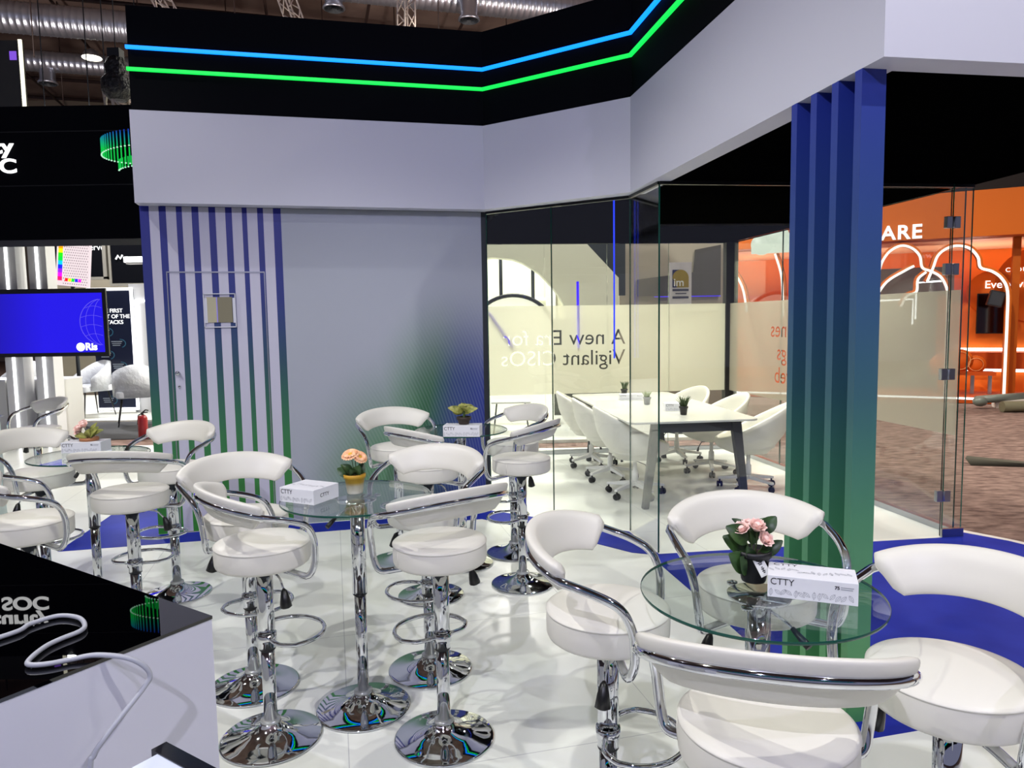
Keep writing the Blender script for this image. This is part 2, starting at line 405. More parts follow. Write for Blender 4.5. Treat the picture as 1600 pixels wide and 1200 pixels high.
mb.box(pu0 - .004, pu0 + .002, -.012, .0, 1.575, 1.834); mb.box(pu1 + .016, pu1 + .022, -.012, .0, 1.575, 1.834)
mb.box(pu0, pu0 + .022, -.008, .001, 1.61, 1.80); mb.box(pu1 - .0, pu1 + .016, -.008, .001, 1.61, 1.80); 
mb.build('vision_panel_frame', white_f, dr_)
beige = mat('beige_pane_reflection', (166, 160, 134), .5); beige2 = mat('olive_pane_reflection', (118, 112, 90), .5)  # reflection in the pane, painted as flat beige and olive
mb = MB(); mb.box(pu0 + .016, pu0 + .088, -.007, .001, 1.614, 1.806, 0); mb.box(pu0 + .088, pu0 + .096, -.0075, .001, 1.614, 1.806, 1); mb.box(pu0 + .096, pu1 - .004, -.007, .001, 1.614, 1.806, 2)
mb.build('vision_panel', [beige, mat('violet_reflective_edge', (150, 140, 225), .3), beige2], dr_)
mb = MB(); R90 = Matrix.Rotation(radians(90), 4, 'X')
hu = U(-2.548)
mb.lathe([(0, .05), (.012, .048), (.018, .04), (.016, .03), (.009, .024), (.009, .0)], 20, M=Matrix.Translation((hu + .02, 0, 1.236)) @ R90)
mb.lathe([(0, .012), (.009, .011), (.012, 0)], 16, M=Matrix.Translation((hu + .02, 0, 1.13)) @ R90)
mb.build('door_handle', chrome, dr_)
# dark end post of the wall
mb = MB(); mb.box(WL - .035, WL + .012, -.006, .05, 0, ZS); o = mb.build('trim_3', dgrey); o.matrix_world = Mw; struct(o)

# ------------------------------------------------------------------ glass meeting room
def pane(name, A, B, z0, z1, th=.012, parent=None, gm=None, edge=None):
    M = frame((A[0], A[1], 0), (B[0] - A[0], B[1] - A[1])); L = (V(B) - V(A)).length
    mb = MB(); y0, y1 = -th / 2, th / 2
    mb.add([(0, y0, z0), (L, y0, z0), (L, y0, z1), (0, y0, z1)], [(0, 1, 2, 3)], 0, False, M)
    mb.add([(0, y1, z0), (0, y1, z1), (L, y1, z1), (L, y1, z0)], [(0, 1, 2, 3)], 0, False, M)
    for q in ([(0, y0, z0), (0, y0, z1), (0, y1, z1), (0, y1, z0)], [(L, y0, z0), (L, y1, z0), (L, y1, z1), (L, y0, z1)], [(0, y0, z1), (L, y0, z1), (L, y1, z1), (0, y1, z1)]):
        mb.add(q, [(0, 1, 2, 3)], 1, False, M)
    o = mb.build(name, [gm or glass, edge or edge_g], parent, recalc=False)
    return o
def lerp(A, B, t): return (A[0] + (B[0] - A[0]) * t, A[1] + (B[1] - A[1]) * t)
WE = (-.19, 5.975)
win = [('window_1', WE, lerp(WE, G1, .478)), ('window_2', lerp(WE, G1, .482), G1), ('window_3', G1, G2), ('window_4', (G2[0] + .004, G2[1] + .002), lerp(G2, G4, .46))]
for nm, a, b in win: struct(pane(nm, a, b, .004, ZS - .002))
dA, dB = lerp(G2, G4, .465), lerp(G2, G4, .995)
gd = struct(pane('door_2', dA, dB, .010, ZS - .03, edge=edge_d))
struct(pane('window_5', (G4[0] + .004, G4[1] + .001), G5, .06, ZS - .002))
Mg = frame((G4[0], G4[1], 0), (G4[0] - G2[0], G4[1] - G2[1]))
for z in (2.22, 1.90, 1.17, .30):
    mb = MB(); mb.box(-.052, -.006, -.017, .017, z - .04, z + .04, M=Mg); mb.box(.006, .052, -.017, .017, z - .04, z + .04, M=Mg); mb.tube([(0, -.018, z - .036), (0, -.018, z + .036)], .009, M=Mg)
    mb.build('hinge', steel, gd, .003)
mb = MB(); mb.box(.0, .165, -.014, .014, 0, .06, M=Mg); struct(mb.build('trim_4', steel))
# back and side glass with frosted film, lettering cut out of the film
def film_panel(name, A, B, z0, z1, lines, off=-.010, label=None):
    M = frame((A[0], A[1], 0), (B[0] - A[0], B[1] - A[1])); L = (V(B) - V(A)).length
    if lines:
        # letters read from outside, so they appear reversed from inside the room
        splines = []
        for body, size, right, zb in lines:
            cu = bpy.data.curves.new('cut', 'FONT'); cu.body = body; cu.size = size; cu.offset = .008; cu.align_x = 'LEFT'
            t = bpy.data.objects.new('cut', cu); C.objects.link(t)
            bpy.ops.object.select_all(action='DESELECT'); t.select_set(True); bpy.context.view_layer.objects.active = t
            bpy.ops.object.convert(target='CURVE')
            for sp in t.data.splines:
                pts = [(right - b_.co.x, zb + b_.co.y) for b_ in sp.bezier_points] if False else None
                if sp.type == 'BEZIER':
                    P = []; bp = sp.bezier_points; n = len(bp)
                    for i in range(n):
                        a, b = bp[i], bp[(i + 1) % n]
                        for k in range(4):
                            tt = k / 4; q = (1 - tt) ** 3 * a.co + 3 * tt * (1 - tt) ** 2 * a.handle_right + 3 * tt * tt * (1 - tt) * b.handle_left + tt ** 3 * b.co
                            P.append((right - q.x, zb + q.y))
                else: P = [(right - q.co.x, zb + q.co.y) for q in sp.points]
                Q = []
                for q in P:
                    if not Q or (abs(q[0] - Q[-1][0]) + abs(q[1] - Q[-1][1])) > 1e-4: Q.append(q)
                splines.append(Q)
            bpy.data.objects.remove(t)
        cu = bpy.data.curves.new(name, 'CURVE'); cu.dimensions = '2D'; cu.fill_mode = 'BOTH'
        for Q in [[(0, z0), (L, z0), (L, z1), (0, z1)]] + splines:
            sp = cu.splines.new('POLY'); sp.points.add(len(Q) - 1); sp.use_cyclic_u = True
            for i, q in enumerate(Q): sp.points[i].co = (q[0], q[1], 0, 1)
        t = bpy.data.objects.new(name, cu); C.objects.link(t)
        me = bpy.data.meshes.new_from_object(t.evaluated_get(bpy.context.evaluated_depsgraph_get())); bpy.data.objects.remove(t)
        me.transform(M @ Matrix(((1, 0, 0, 0), (0, 0, -1, off), (0, 1, 0, 0), (0, 0, 0, 1)))); me.materials.clear(); me.materials.append(film)
        o = bpy.data.objects.new(name, me); C.objects.link(o)
    else:
        mb = MB(); mb.add([(0, off, z0), (L, off, z0), (L, off, z1), (0, off, z1)], [(0, 1, 2, 3)], 0, False, M); o = mb.build(name, film)
    return o
S0, S1 = (3.19, 5.12), B1
for i in range(4):
    a, b = lerp(B0, B1, i / 4), lerp(B0, B1, (i + 1) / 4 - .0015)
    struct(pane('window_%d' % (6 + i), a, b, .03, ZS - .002))
for i in range(3):
    a, b = lerp(S0, S1, i / 3), lerp(S0, S1, (i + 1) / 3 - .0015)
    struct(pane('window_%d' % (10 + i), a, b, .03, ZS - .002))
BW = (V(B1) - V(B0)).length
f1 = film_panel('frosted_film', B0, B1, .72, 1.76, [('A new Era for', .255, 1.70, 1.30), ('Vigilant CISOs', .255, 1.70, 1.06)])
tag(f1, 'frosted film with cut-out slogan across the rear glass of the meeting room', 'window film')
f2 = film_panel('frosted_film', S1, S0, .72, 1.76, [('hines', .24, 1.50, 1.38), ('ings', .24, 1.50, 1.14), ('web', .24, 1.50, .90)])
tag(f2, 'frosted film on the side glass beside the hall carpet', 'window film')
mb = MB()
for a, b in ((B0, B1), (S0, S1)):
    M = frame((a[0], a[1], 0), (b[0] - a[0], b[1] - a[1])); L = (V(b) - V(a)).length
    mb.box(0, L, -.03, .03, 0, .045, M=M)
struct(mb.build('baseboard_room', steel))
mb = MB(); mb.box(B1[0] - .05, B1[0] + .09, B1[1] - .05, B1[1] + .09, 0, ZS); struct(mb.build('trim_5', mat('black_corner_post', (8, 8, 9), .5)))
mb = MB()
for a, b in ((WE, G1), (G1, G2), (G2, G5)):
    M = frame((a[0], a[1], 0), (b[0] - a[0], b[1] - a[1])); L = (V(b) - V(a)).length; mb.box(0, L, -.012, .012, ZS - .02, ZS + .003, M=M)
struct(mb.build('trim_6', mat('dark_glazing_channel', (30, 32, 34), .3, .6)))

# ------------------------------------------------------------------ slatted pillar
wd = V((.172, -.985)).normalized(); Mp = frame((1.204, 3.141, 0), (wd.x, wd.y))   # local +y = away from the stand
pil = thing('slatted_pillar', 'tall blue-to-green slatted pillar holding up the white header at the right', 'pillar', (1.204, 3.141, 0))
inv = Matrix.Translation((-1.204, -3.141, 0)) @ Mp
for i in range(4):
    mb = MB(); mb.box(.14 * i, .14 * i + (.042 if i < 3 else .04), .0, .072, 0, ZS, M=inv); mb.build('slat', pill, pil)
mb = MB(); mb.box(0, .46, .072, .098, 0, ZS, M=inv); mb.build('back_board', pill, pil)

# ------------------------------------------------------------------ bar stool
SEAT = .79
def base_parts(root, s_low, s_seam, s_top, r_low, r_up, rb=.191):
    mb = MB(); mb.lathe([(0, .001), (rb - .004, .001), (rb, .004), (rb, .009), (rb - .006, .011), (.155, .016), (.12, .023), (.09, .032), (.065, .044), (.048, .056), (.040, .066), (.038, .070), (0, .070)], 64)
    mb.build('base', chrome, root)
    mb = MB(); mb.lathe([(0, .066), (.036, .066), (.038, .070), (.038, .078), (.034, .082), (0, .082)], 32); mb.build('collar', mat_collar, root)
    mb = MB(); mb.lathe([(0, .08), (r_low, .08), (r_low, s_seam + .01), (0, s_seam + .01)], 32); mb.build('lower_column', chrome, root)
    mb = MB(); mb.lathe([(r_low * .9, s_seam - .0035), (r_up - .0005, s_seam - .0035), (r_up + .0005, s_seam), (r_up - .0005, s_seam + .001), (r_low * .9, s_seam + .001)], 32); mb.build('seam_ring', blackp, root)
    mb = MB(); mb.lathe([(0, s_seam), (r_up, s_seam), (r_up, s_top), (0, s_top)], 32); mb.build('upper_column', chrome, root)
mat_collar = mat('clear_collar', (190, 192, 190), .15, .6)
def make_stool():
    root = thing('bar_stool', 'stool', 'bar stool')
    s = SEAT
    base_parts(root, .08, .36, s - .10, .0255, .0305)
    # seat cushion
    mb = MB(); R = .173
    mb.lathe([(0, s + .006), (.06, s + .005), (.11, s + .002), (.145, s - .003), (R - .008, s - .008), (R - .002, s - .0105), (R, s - .013), (R + .003, s - .0145), (R + .0032, s - .0175), (R + .0004, s - .019),
              (R + .0012, s - .022), (R + .0022, s - .05), (R + .001, s - .080), (R - .002, s - .088), (R - .010, s - .094), (R - .03, s - .097), (0, s - .098)], 72)
    # vertical seam
    mb.tube([(-R - .0015, 0, s - .025), (-R - .003, 0, s - .05), (-R - .001, 0, s - .08)], .0016, 6)
    mb.build('seat', leather, root)
    mb = MB(); mb.box(-.085, .085, -.055, .055, s - .112, s - .097); mb.lathe([(0, s - .125), (.05, s - .125), (.05, s - .11), (0, s - .11)], 24); mb.build('seat_plate', dgrey, root)
    # backrest pad: a swept, outward leaning cushion
    zc = s + .156; R0 = .226; A = radians(74); K = 38; nn = 24; rings = []; SL = .30
    def lift(y): return -SL * (y + .15)
    for i in range(K + 1):
        t = -1 + 2 * i / K
        endf = sqrt(max(0., 1 - max(0., (abs(t) - .955) / .045) ** 2)) * .82 + .18
        h = .050 * (1 - .06 * abs(t) ** 2.5) * (endf * .4 + .6); th = .027 * endf
        ring = []
        for j in range(nn):
            a = 2 * pi * j / nn; ca, sa = cos(a), sin(a)
            dz = h * (abs(sa) ** .7) * (1 if sa >= 0 else -1); dr = th * (abs(ca) ** .55) * (1 if ca >= 0 else -1)
            dr *= 1 - .30 * max(0, -dz / .05); dr += dz * .48 + (.005 if dz > 0 else 0)
            ph = t * A * (1 - .10 * max(0, .4 - dz / .05))
            rr = R0 + dr; x_, y_ = rr * sin(ph), -.80 * rr * cos(ph) - .008
            ring.append((x_, y_, zc + dz + lift(y_)))
        rings.append(ring)
    mb = MB(); mb.loft(rings, True, True); mb.build('backrest', leather, root)
    # chrome arm tube
    Rt = .262; arc = []
    for i in range(25):
        a = radians(-74 + 148 * i / 24); y_ = -.80 * Rt * cos(a) - .008; arc.append((Rt * sin(a), y_, zc + .008 + lift(y_)))
    def side(sg): return [(sg * .250, .02, zc - .040), (sg * .238, .088, zc - .070), (sg * .226, .116, zc - .135), (sg * .216, .118, s - .07), (sg * .205, .098, s - .118), (sg * .15, .07, s - .112), (sg * .05, .03, s - .106)]
    lft = fillet([arc[0]] + side(-1), .045)[::-1]; rgt = fillet([arc[-1]] + side(1), .045)
    mb = MB(); mb.tube(lft[:-1] + arc + rgt[1:], .0122, 12); mb.build('arm_tube', chrome, root)
    # footrest
    zf = .405
    fr = [(-.028, .0, zf), (-.10, .012, zf)] + [(.142 * sin(a), .085 + .132 * cos(a), zf) for a in [radians(-105 + 210 * i / 20) for i in range(21)]] + [(.10, .012, zf), (.028, .0, zf)]
    mb = MB(); mb.tube(spline(fr, 3), .0085, 10); mb.lathe([(.031, zf - .016), (.0355, zf - .016), (.0355, zf + .016), (.031, zf + .016)], 28); mb.build('footrest', chrome, root)
    mb = MB(); lv = [(.045, .01, s - .115), (.115, .02, s - .125), (.150, .022, s - .165)]
    mb.tube(fillet(lv, .02), .004, 8); l = mb.build('lever', chrome, root)
    mb = MB(); mb.tube([(.146, .022, s - .158), (.151, .022, s - .166), (.158, .022, s - .19), (.166, .022, s - .222), (.168, .022, s - .228)], [.004, .011, .017, .022, .010], 10); mb.build('lever_grip', blackp, l)
    return root
stool = make_stool()
def sdir(dx, dy): return atan2(dx, -dy)
stools = [
 ((.504, 1.394), (-.25, -.97), 'white bar stool closest to camera, backrest towards us, at the foreground glass table'),
 ((.262, 1.985), (-.94, .34), 'white bar stool at the left of the foreground glass table'),
 ((.74, 2.15), (-.06, 1), 'white bar stool behind the foreground glass table, against the slatted pillar'),
 ((.992, 1.582), (.88, .47), 'white bar stool cut off by the right edge, at the foreground table'),
 ((-.950, 2.655), (-.80, -.60), 'white bar stool at front left of the middle glass table, beside the black-topped counter'),
 ((-1.160, 3.060), (-.66, .75), 'white bar stool at back left of the middle glass table, before the striped wall'),
 ((-.280, 2.635), (.58, -.81), 'white bar stool at front right of the middle glass table'),
 ((-.395, 3.185), (.42, .91), 'white bar stool behind and right of the middle glass table, facing us'),
 ((-.492, 4.085), (-.72, -.69), 'white bar stool at front left of the rear glass table'),
 ((-.765, 4.72), (-.42, .90), 'white bar stool behind the rear glass table, against the green and blue wall print'),
 ((.048, 4.25), (.86, -.50), 'white bar stool at front right of the rear glass table, close to the glass room'),
 ((.0, 4.84), (.86, .50), 'white bar stool at back right of the rear glass table, close to the glass room'),
 ((-1.914, 3.54), (.03, -1), 'white bar stool at front right of the far left table, its back to us'),
 ((-2.012, 4.171), (.34, .94), 'white bar stool behind the far left table, in front of the striped wall'),
 ((-2.70, 4.05), (-.93, .36), 'white bar stool left of the far left table, cut by the left edge'),
 ((-2.09, 3.03), (-.78, -.62), 'white bar stool nearest the black-topped counter, cut off by the left edge'),
 ((-3.90, 5.85), (.55, .83), 'white bar stool alone at far left, behind the glass-topped cabinet'),
]
for i, ((x, y), d, lb) in enumerate(stools):
    place(stool, i > 0, (x, y, 0), sdir(*d), lb, 'white bar stools around the glass tables')

# ------------------------------------------------------------------ glass bar tables
TZ = .893
def make_table():
    root = thing('glass_bar_table', 'table', 'table')
    base_parts(root, .08, .49, TZ - .03, .0235, .029, .193)
    mb = MB(); n = 96; R = .30
    def disc(z, rr): return [(rr * cos(2 * pi * j / n), rr * sin(2 * pi * j / n), z) for j in range(n)]
    t0 = disc(TZ - .008, R - .001); t1 = disc(TZ, R - .001)
    mb.add(t1, [tuple(range(n))], 0); mb.add(t0, [tuple(range(n))[::-1]], 0)
    mb.loft([t0, disc(TZ - .0065, R), disc(TZ - .0015, R), t1], True, False, 1)
    mb.build('glass_top', [glass_t, edge_g], root, recalc=False)
    mb = MB(); mb.lathe([(0, TZ - .034), (.03, TZ - .034), (.055, TZ - .022), (.078, TZ - .016), (.080, TZ - .009), (0, TZ - .009)], 48); mb.build('top_flange', chrome, root)
    mb = MB()
    for k in range(3):
        a = 2 * pi * k / 3 + .5; mb.tube([(.02 * cos(a), .02 * sin(a), TZ - .03), (.085 * cos(a), .085 * sin(a), TZ - .018), (.10 * cos(a), .10 * sin(a), TZ - .009)], .006, 8); mb.lathe([(0, TZ - .0095), (.014, TZ - .0095), (.014, TZ - .016), (0, TZ - .016)], 16, M=Matrix.Translation((.10 * cos(a), .10 * sin(a), 0)))
    mb.build('glass_support', chrome, root)
    mb = MB(); mb.tube([(-.02, -.01, TZ - .036), (-.075, -.05, TZ - .055), (-.09, -.06, TZ - .066)], .004, 8); l = mb.build('lever', chrome, root)
    mb = MB(); mb.tube([(-.085, -.057, TZ - .062), (-.115, -.078, TZ - .085), (-.125, -.085, TZ - .093)], [.006, .010, .009], 10); mb.build('lever_grip', blackp, l)
    return root
tbl = make_table()
tabs = [((.625, 1.79), 'round glass bar table in the foreground under the pink roses'), ((-.636, 2.865), 'round glass bar table in the middle under the yellow flowerpot'),
        ((-.335, 4.63), 'round glass bar table at the back near the glass room'), ((-2.33, 3.92), 'round glass bar table at far left')]
for i, ((x, y), lb) in enumerate(tabs): place(tbl, i > 0, (x, y, 0), (1.5, .3, .7, 1.0)[i], lb, 'round glass bar tables')

# ------------------------------------------------------------------ plants
leafm = mat('dark_green_leaf', (40, 66, 34), .4); noisy(leafm, (28, 50, 26), (58, 88, 42), 30)
leafg = mat('yellow_green_leaf', (150, 152, 70), .5); noisy(leafg, (112, 120, 48), (178, 176, 96), 40)
rosem = mat('pink_petal', (236, 168, 158), .55); noisy(rosem, (248, 206, 196), (255, 232, 222), 60)
peach = mat('peach_petal', (246, 184, 138), .55); noisy(peach, (238, 160, 112), (252, 208, 164), 60)
yel = mat('yellow_flower_centre', (214, 170, 50), .7)
stemm = mat('green_stem', (70, 92, 44), .5); soil = mat('dark_soil', (50, 36, 28), .9); bump(soil, 120, .8, .004)
def pot(root, r0, r1, h, m_, rim=.006):
    mb = MB(); mb.lathe([(0, 0), (r0, 0), (r0 + .002, .004), (r1 - .002, h - .018), (r1 + .003, h - .016), (r1 + .004, h), (r1 - .003, h), (r1 - .005, h - .012), (0, h - .012)], 36); mb.build('pot', m_, root)
    mb = MB(); mb.lathe([(0, h - .006), (r1 * .5, h - .008), (r1 - .004, h - .011)], 20); mb.build('soil', soil, root)
def leaf(root, base, tip, w, up_=.01, m_=None):
    b, t = V(base), V(tip); d = t - b; side = d.cross(V((.15, -.9, .45)))
    side = side.normalized() if side.length > 1e-4 else V((1, 0, 0)); nrm = side.cross(d).normalized()
    roll = ((abs(tip[0]) * 917 + abs(tip[2]) * 433) % 1 - .5) * 1.1; side, nrm = side * cos(roll) + nrm * sin(roll), nrm * cos(roll) - side * sin(roll)
    rows = []
    for i in range(9):
        k = i / 8; c = b + d * k + nrm * up_ * sin(pi * k); ww = w * sin(pi * min(1, k * .92 + .06)) ** .8
        rows.append([tuple(c - side * ww + nrm * ww * .25), tuple(c - side * ww * .5 + nrm * ww * .05), tuple(c), tuple(c + side * ww * .5 + nrm * ww * .05), tuple(c + side * ww + nrm * ww * .25)])
    mb = MB(); mb.loft(rows, False, False); low = [[(x, y, z - .0008) for x, y, z in r_] for r_ in rows]; mb.loft(low, False, False)
    return mb.build('leaf', m_ or leafm, root, recalc=False)
def stem(root, a, b, m_=stemm, rad=.0018):
    m = (V(a) + V(b)) / 2 + V((.003, .002, 0)); mb = MB(); mb.tube(spline([a, tuple(m), b], 4), rad, 6); return mb.build('stem', m_, root)
def rose(root, c, rr, tilt):
    mb = MB(); rnd = random.Random(int(c[0] * 1e4))
    T = Matrix.Translation(c) @ tilt
    mb.ball((0, 0, 0), rr * .45, rr * .45, rr * .5, 12, M=T)
    for ring, n, ro, hh in ((0, 5, .5, .62), (1, 7, .75, .5), (2, 9, 1.0, .3)):
        for k in range(n):
            a = 2 * pi * k / n + ring * .5 + rnd.uniform(-.15, .15); rows = []
            for i in range(5):
                t = i / 4; rad = rr * (.25 + (ro - .25) * t ** .8); z = rr * (-.45 + (hh + .45) * sin(t * 1.5)); w_ = rr * .42 * sin(pi * (.18 + .68 * t))
                rows.append([(rad * cos(a) - s_ * w_ * sin(a) - abs(s_) * .12 * rr * cos(a), rad * sin(a) + s_ * w_ * cos(a) - abs(s_) * .12 * rr * sin(a), z - .06 * rr * abs(s_)) for s_ in (-1, -.5, 0, .5, 1)])
            mb.loft(rows, False, False, M=T)
    return mb.build('flower', rosem, root, recalc=False)
def gerbera(root, c, rr, tilt):
    mb = MB(); T = Matrix.Translation(c) @ tilt
    for layer, n, ro, lift in ((0, 20, 1., -.06), (1, 16, .8, .12)):
        for k in range(n):
            a = 2 * pi * (k + .5 * layer) / n; rows = []
            for i in range(5):
                t = i / 4; rad = rr * (.2 + (ro - .2) * t); z = rr * (lift * 1.2 + .22 * sin(t * 2.6)); w_ = rr * .11 * (.6 + .9 * sin(pi * (.1 + .8 * t)))
                rows.append([(rad * cos(a) - s_ * w_ * sin(a), rad * sin(a) + s_ * w_ * cos(a), z) for s_ in (-1, 0, 1)])
            mb.loft(rows, False, False, M=T)
    mb.ball((0, 0, rr * .1), rr * .26, rr * .26, rr * .16, 12, mi=1, M=T)
    return mb.build('flower', [peach, yel], root, recalc=False)
def tilt(ax, ay): return Matrix.Rotation(ax, 4, 'X') @ Matrix.Rotation(ay, 4, 'Y')
blackpot = mat('black_plastic_pot', (14, 14, 18), .45)
# roses on the foreground table
t = thing('potted_roses', 'pink artificial roses in a black pot with a white price tag, on the foreground table', 'potted plant', (.634, 1.862, TZ))
pot(t, .030, .043, .085, blackpot)
for c, rr, tl in (((-.036, -.006, .142), .024, tilt(.5, -.35)), ((.004, -.012, .150), .026, tilt(.45, .1)), ((.022, -.022, .118), .024, tilt(.9, .3)), ((-.012, .012, .150), .020, tilt(.1, 0))):
    stem(t, (c[0] * .3, c[1] * .3, .075), (c[0] * .95, c[1] * .9, c[2] - .012)); rose(t, c, rr, tl)
for tip, w in (((-.078, -.01, .150), .027), ((-.080, .01, .118), .026), ((-.072, -.02, .080), .030), ((-.045, -.03, .075), .028), ((.058, .0, .172), .020), ((.070, -.016, .112), .018), ((.040, .03, .160), .018), ((-.05, .03, .16), .018), ((.0, .04, .14), .02), ((-.03, -.035, .105), .015)):
    leaf(t, (tip[0] * .25, tip[1] * .25, tip[2] - .045), tip, w)
mb = MB(); Mt = Matrix.Translation((.006, -.0415, .052)) @ Matrix.Rotation(radians(-16), 4, 'X') @ Matrix.Rotation(radians(-24), 4, 'Y')
mb.box(-.0135, .0135, -.002, .0, -.025, .025, M=Mt); tg = mb.build('price_tag', white_p, t)
mb = MB()
for i, (z, w_) in enumerate(((.010, .012), (.006, .009), (-.002, .004), (-.006, .008), (-.009, .003), (-.012, .008), (-.016, .005))): mb.box(-w_ / 2, w_ / 2, -.0026, -.0019, z - .0012, z + .0012, M=Mt)
mb.box(-.001, .001, -.0026, -.0019, .018, .020, M=Mt)
mb.build('barcode', ink, tg)
# gerbera
potyw = zgrad('yellow_and_white_pot', [(0, (206, 200, 186)), (.42, (196, 186, 160)), (.6, (190, 150, 40)), (1, (188, 140, 24))], 0, .08)
t = thing('potted_gerberas', 'peach artificial gerberas in a yellow and white pot on the middle table', 'potted plant', (-.655, 2.925, TZ))
pot(t, .030, .042, .080, potyw)
for c, rr, tl in (((-.012, -.008, .160), .038, tilt(.45, -.15)), ((.026, -.006, .150), .032, tilt(.65, .5)), ((.0, .02, .152), .030, tilt(-.3, 0))):
    stem(t, (c[0] * .3, c[1] * .3, .07), (c[0] * .95, c[1] * .9, c[2] - .004)); gerbera(t, c, rr, tl)
for tip, w in (((-.068, -.01, .105), .022), ((-.048, -.03, .125), .020), ((.03, -.03, .12), .022), ((-.01, -.035, .105), .02), ((.035, .02, .12), .02)):
    leaf(t, (tip[0] * .2, tip[1] * .2, .078), tip, w)
# far left table plant
terra = mat('terracotta_pot', (168, 112, 72), .6)
t = thing('potted_flowers', 'pink flowers in a terracotta pot on the far left table', 'potted plant', (-2.40, 4.04, TZ))
pot(t, .032, .046, .078, terra)
for c, rr in (((-.05, -.01, .130), .030), ((-.015, -.02, .150), .028), ((-.035, .01, .158), .026), ((-.06, .0, .105), .024)):
    stem(t, (c[0] * .3, c[1] * .3, .07), (c[0] * .95, c[1] * .9, c[2] - .01)); rose(t, c, rr, tilt(.6, -.1))
for tip, w in (((.07, -.02, .14), .024), ((.05, -.03, .115), .024), ((.085, .0, .12), .02), ((.04, .02, .16), .02), ((.02, -.03, .13), .02), ((-.07, -.02, .09), .02)):
    leaf(t, (tip[0] * .2, tip[1] * .2, .078), tip, w, m_=leafg)
# rear table plant
t = thing('potted_succulent', 'yellow-green succulent in a dark brown pot on the tissue box of the rear table', 'potted plant', (-.300, 4.40, TZ + .07))
pot(t, .030, .042, .045, mat('dark_brown_pot', (52, 40, 30), .6))
for k in range(14):
    a = 2 * pi * k / 14 * 1.6; rr = .045 + .045 * (k % 3) / 2; z = .10 + .018 * ((k * 5) % 4) / 3
    leaf(t, (.01 * cos(a), .01 * sin(a), z - .035), (rr * cos(a) * 1.15, rr * sin(a), z), .024, m_=leafg)
stem(t, (0, 0, .03), (.0, 0, .09), rad=.009)

# ------------------------------------------------------------------ tissue boxes
box_w = mat('white_printed_card', (226, 226, 230), .5)
faint = mat('grey_print', (150, 152, 160), .6)
def leaf_outline(mb, cx, cz, L, W, ang, M):
    for sg in (1, -1):
        pts = [(L * (k / 8 - .5), sg * W * sin(pi * k / 8)) for k in range(9)]
        for (a, b), (c, d) in zip(pts[:-1], pts[1:]):
            q = [(a, b - .0004), (c, d - .0004), (c, d + .0004), (a, b + .0004)]
            mb.add([(cx + x * cos(ang) - z * sin(ang), -.0004, cz + x * sin(ang) + z * cos(ang)) for x, z in q], [(0, 1, 2, 3)], 0, False, M)
    q = [(-L * .5, -.0003), (L * .5, -.0003), (L * .5, .0003), (-L * .5, .0003)]
    mb.add([(cx + x * cos(ang) - z * sin(ang), -.0004, cz + x * sin(ang) + z * cos(ang)) for x, z in q], [(0, 1, 2, 3)], 0, False, M)
    for k in (-.25, 0, .25):
        for sg in (1, -1):
            q = [(L * k, 0), (L * k + .0006, 0), (L * (k + .14), sg * W * .7), (L * (k + .14) - .0006, sg * W * .7)]
            mb.add([(cx + x * cos(ang) - z * sin(ang), -.0004, cz + x * sin(ang) + z * cos(ang)) for x, z in q], [(0, 1, 2, 3)], 0, False, M)
def tissue(P, d, L, W, H, label, full=True):
    M = frame((P[0], P[1], P[2]), d)
    inv_ = Matrix.Translation((-P[0], -P[1], -P[2])) @ M
    root = thing('tissue_box', label, 'tissue box', P, 0, 'white tissue boxes on the tables')
    mb = MB(); mb.box(0, L, 0, W, 0, H, M=inv_); mb.build('carton', box_w, root, .0015)
    rnd = random.Random(3); mb = MB(); k = 0; x = .008
    while x < L - .012:
        if not (L * .72 < x < L * .95 and False): leaf_outline(mb, x, H * .26 + rnd.uniform(-.002, .003), H * .34, H * .075, rnd.choice([.9, 1.5, 2.1, 2.5]), inv_)
        x += H * .22 if k % 3 else H * .30
        k += 1
    mb.build('leaf_print', faint, root, recalc=False); mb = MB()
    rot = inv_ @ Matrix.Translation((0, 0, H + .0008)) @ Matrix.Rotation(radians(-90), 4, 'X') @ Matrix.Scale(-1, 4, (0, 0, 1))
    rot = inv_ @ Matrix(((1, 0, 0, 0), (0, 0, 1, 0), (0, 1, 0, 0), (0, 0, 0, 1))).__class__(((1, 0, 0, 0), (0, 0, 1, 0), (0, -1, 0, H + .0001), (0, 0, 0, 1)))
    for q in range(int(L / .014)): leaf_outline(mb, .008 + q * .014, W * .45 + rnd.uniform(-.01, .01), .02, .004, rnd.uniform(0, 3), rot)
    mb.build('top_leaf_print', faint, root, recalc=False)
    # end face print
    Me = inv_ @ Matrix.Translation((0, W, 0)) @ Matrix.Rotation(radians(-90), 4, 'Z')
    text('logo_print', 'CTTY', H * .42, ink, inv_ @ Matrix.Translation((.006, -.0006, H * .60)), root, .0004, sx=.95)
    if full:
        text('count_print', '75', H * .20, ink, inv_ @ Matrix.Translation((L * .745, -.0006, H * .66)), root, .0004, .0004)
        mb = MB(); mb.box(L * .81, L * .95, -.0008, 0, H * .745, H * .775, M=inv_); mb.box(L * .81, L * .94, -.0008, 0, H * .66, H * .69, M=inv_); mb.build('text_lines', faint, root)
        text('top_print', 'CTTY', W * .22, ink, inv_ @ Matrix(((1, 0, 0, .012), (0, 0, 1, W * .78), (0, 1, 0, H + .0004), (0, 0, 0, 1))) @ Matrix(((1, 0, 0, 0), (0, 1, 0, 0), (0, 0, 1, 0), (0, 0, 0, 1))), root, .0004)
    else:
        text('logo_print_end', 'CTTY', H * .36, ink, inv_ @ Matrix.Translation((L + .0006, W * .25, H * .4)) @ Matrix.Rotation(radians(90), 4, 'Z'), root, .0004)
    return root
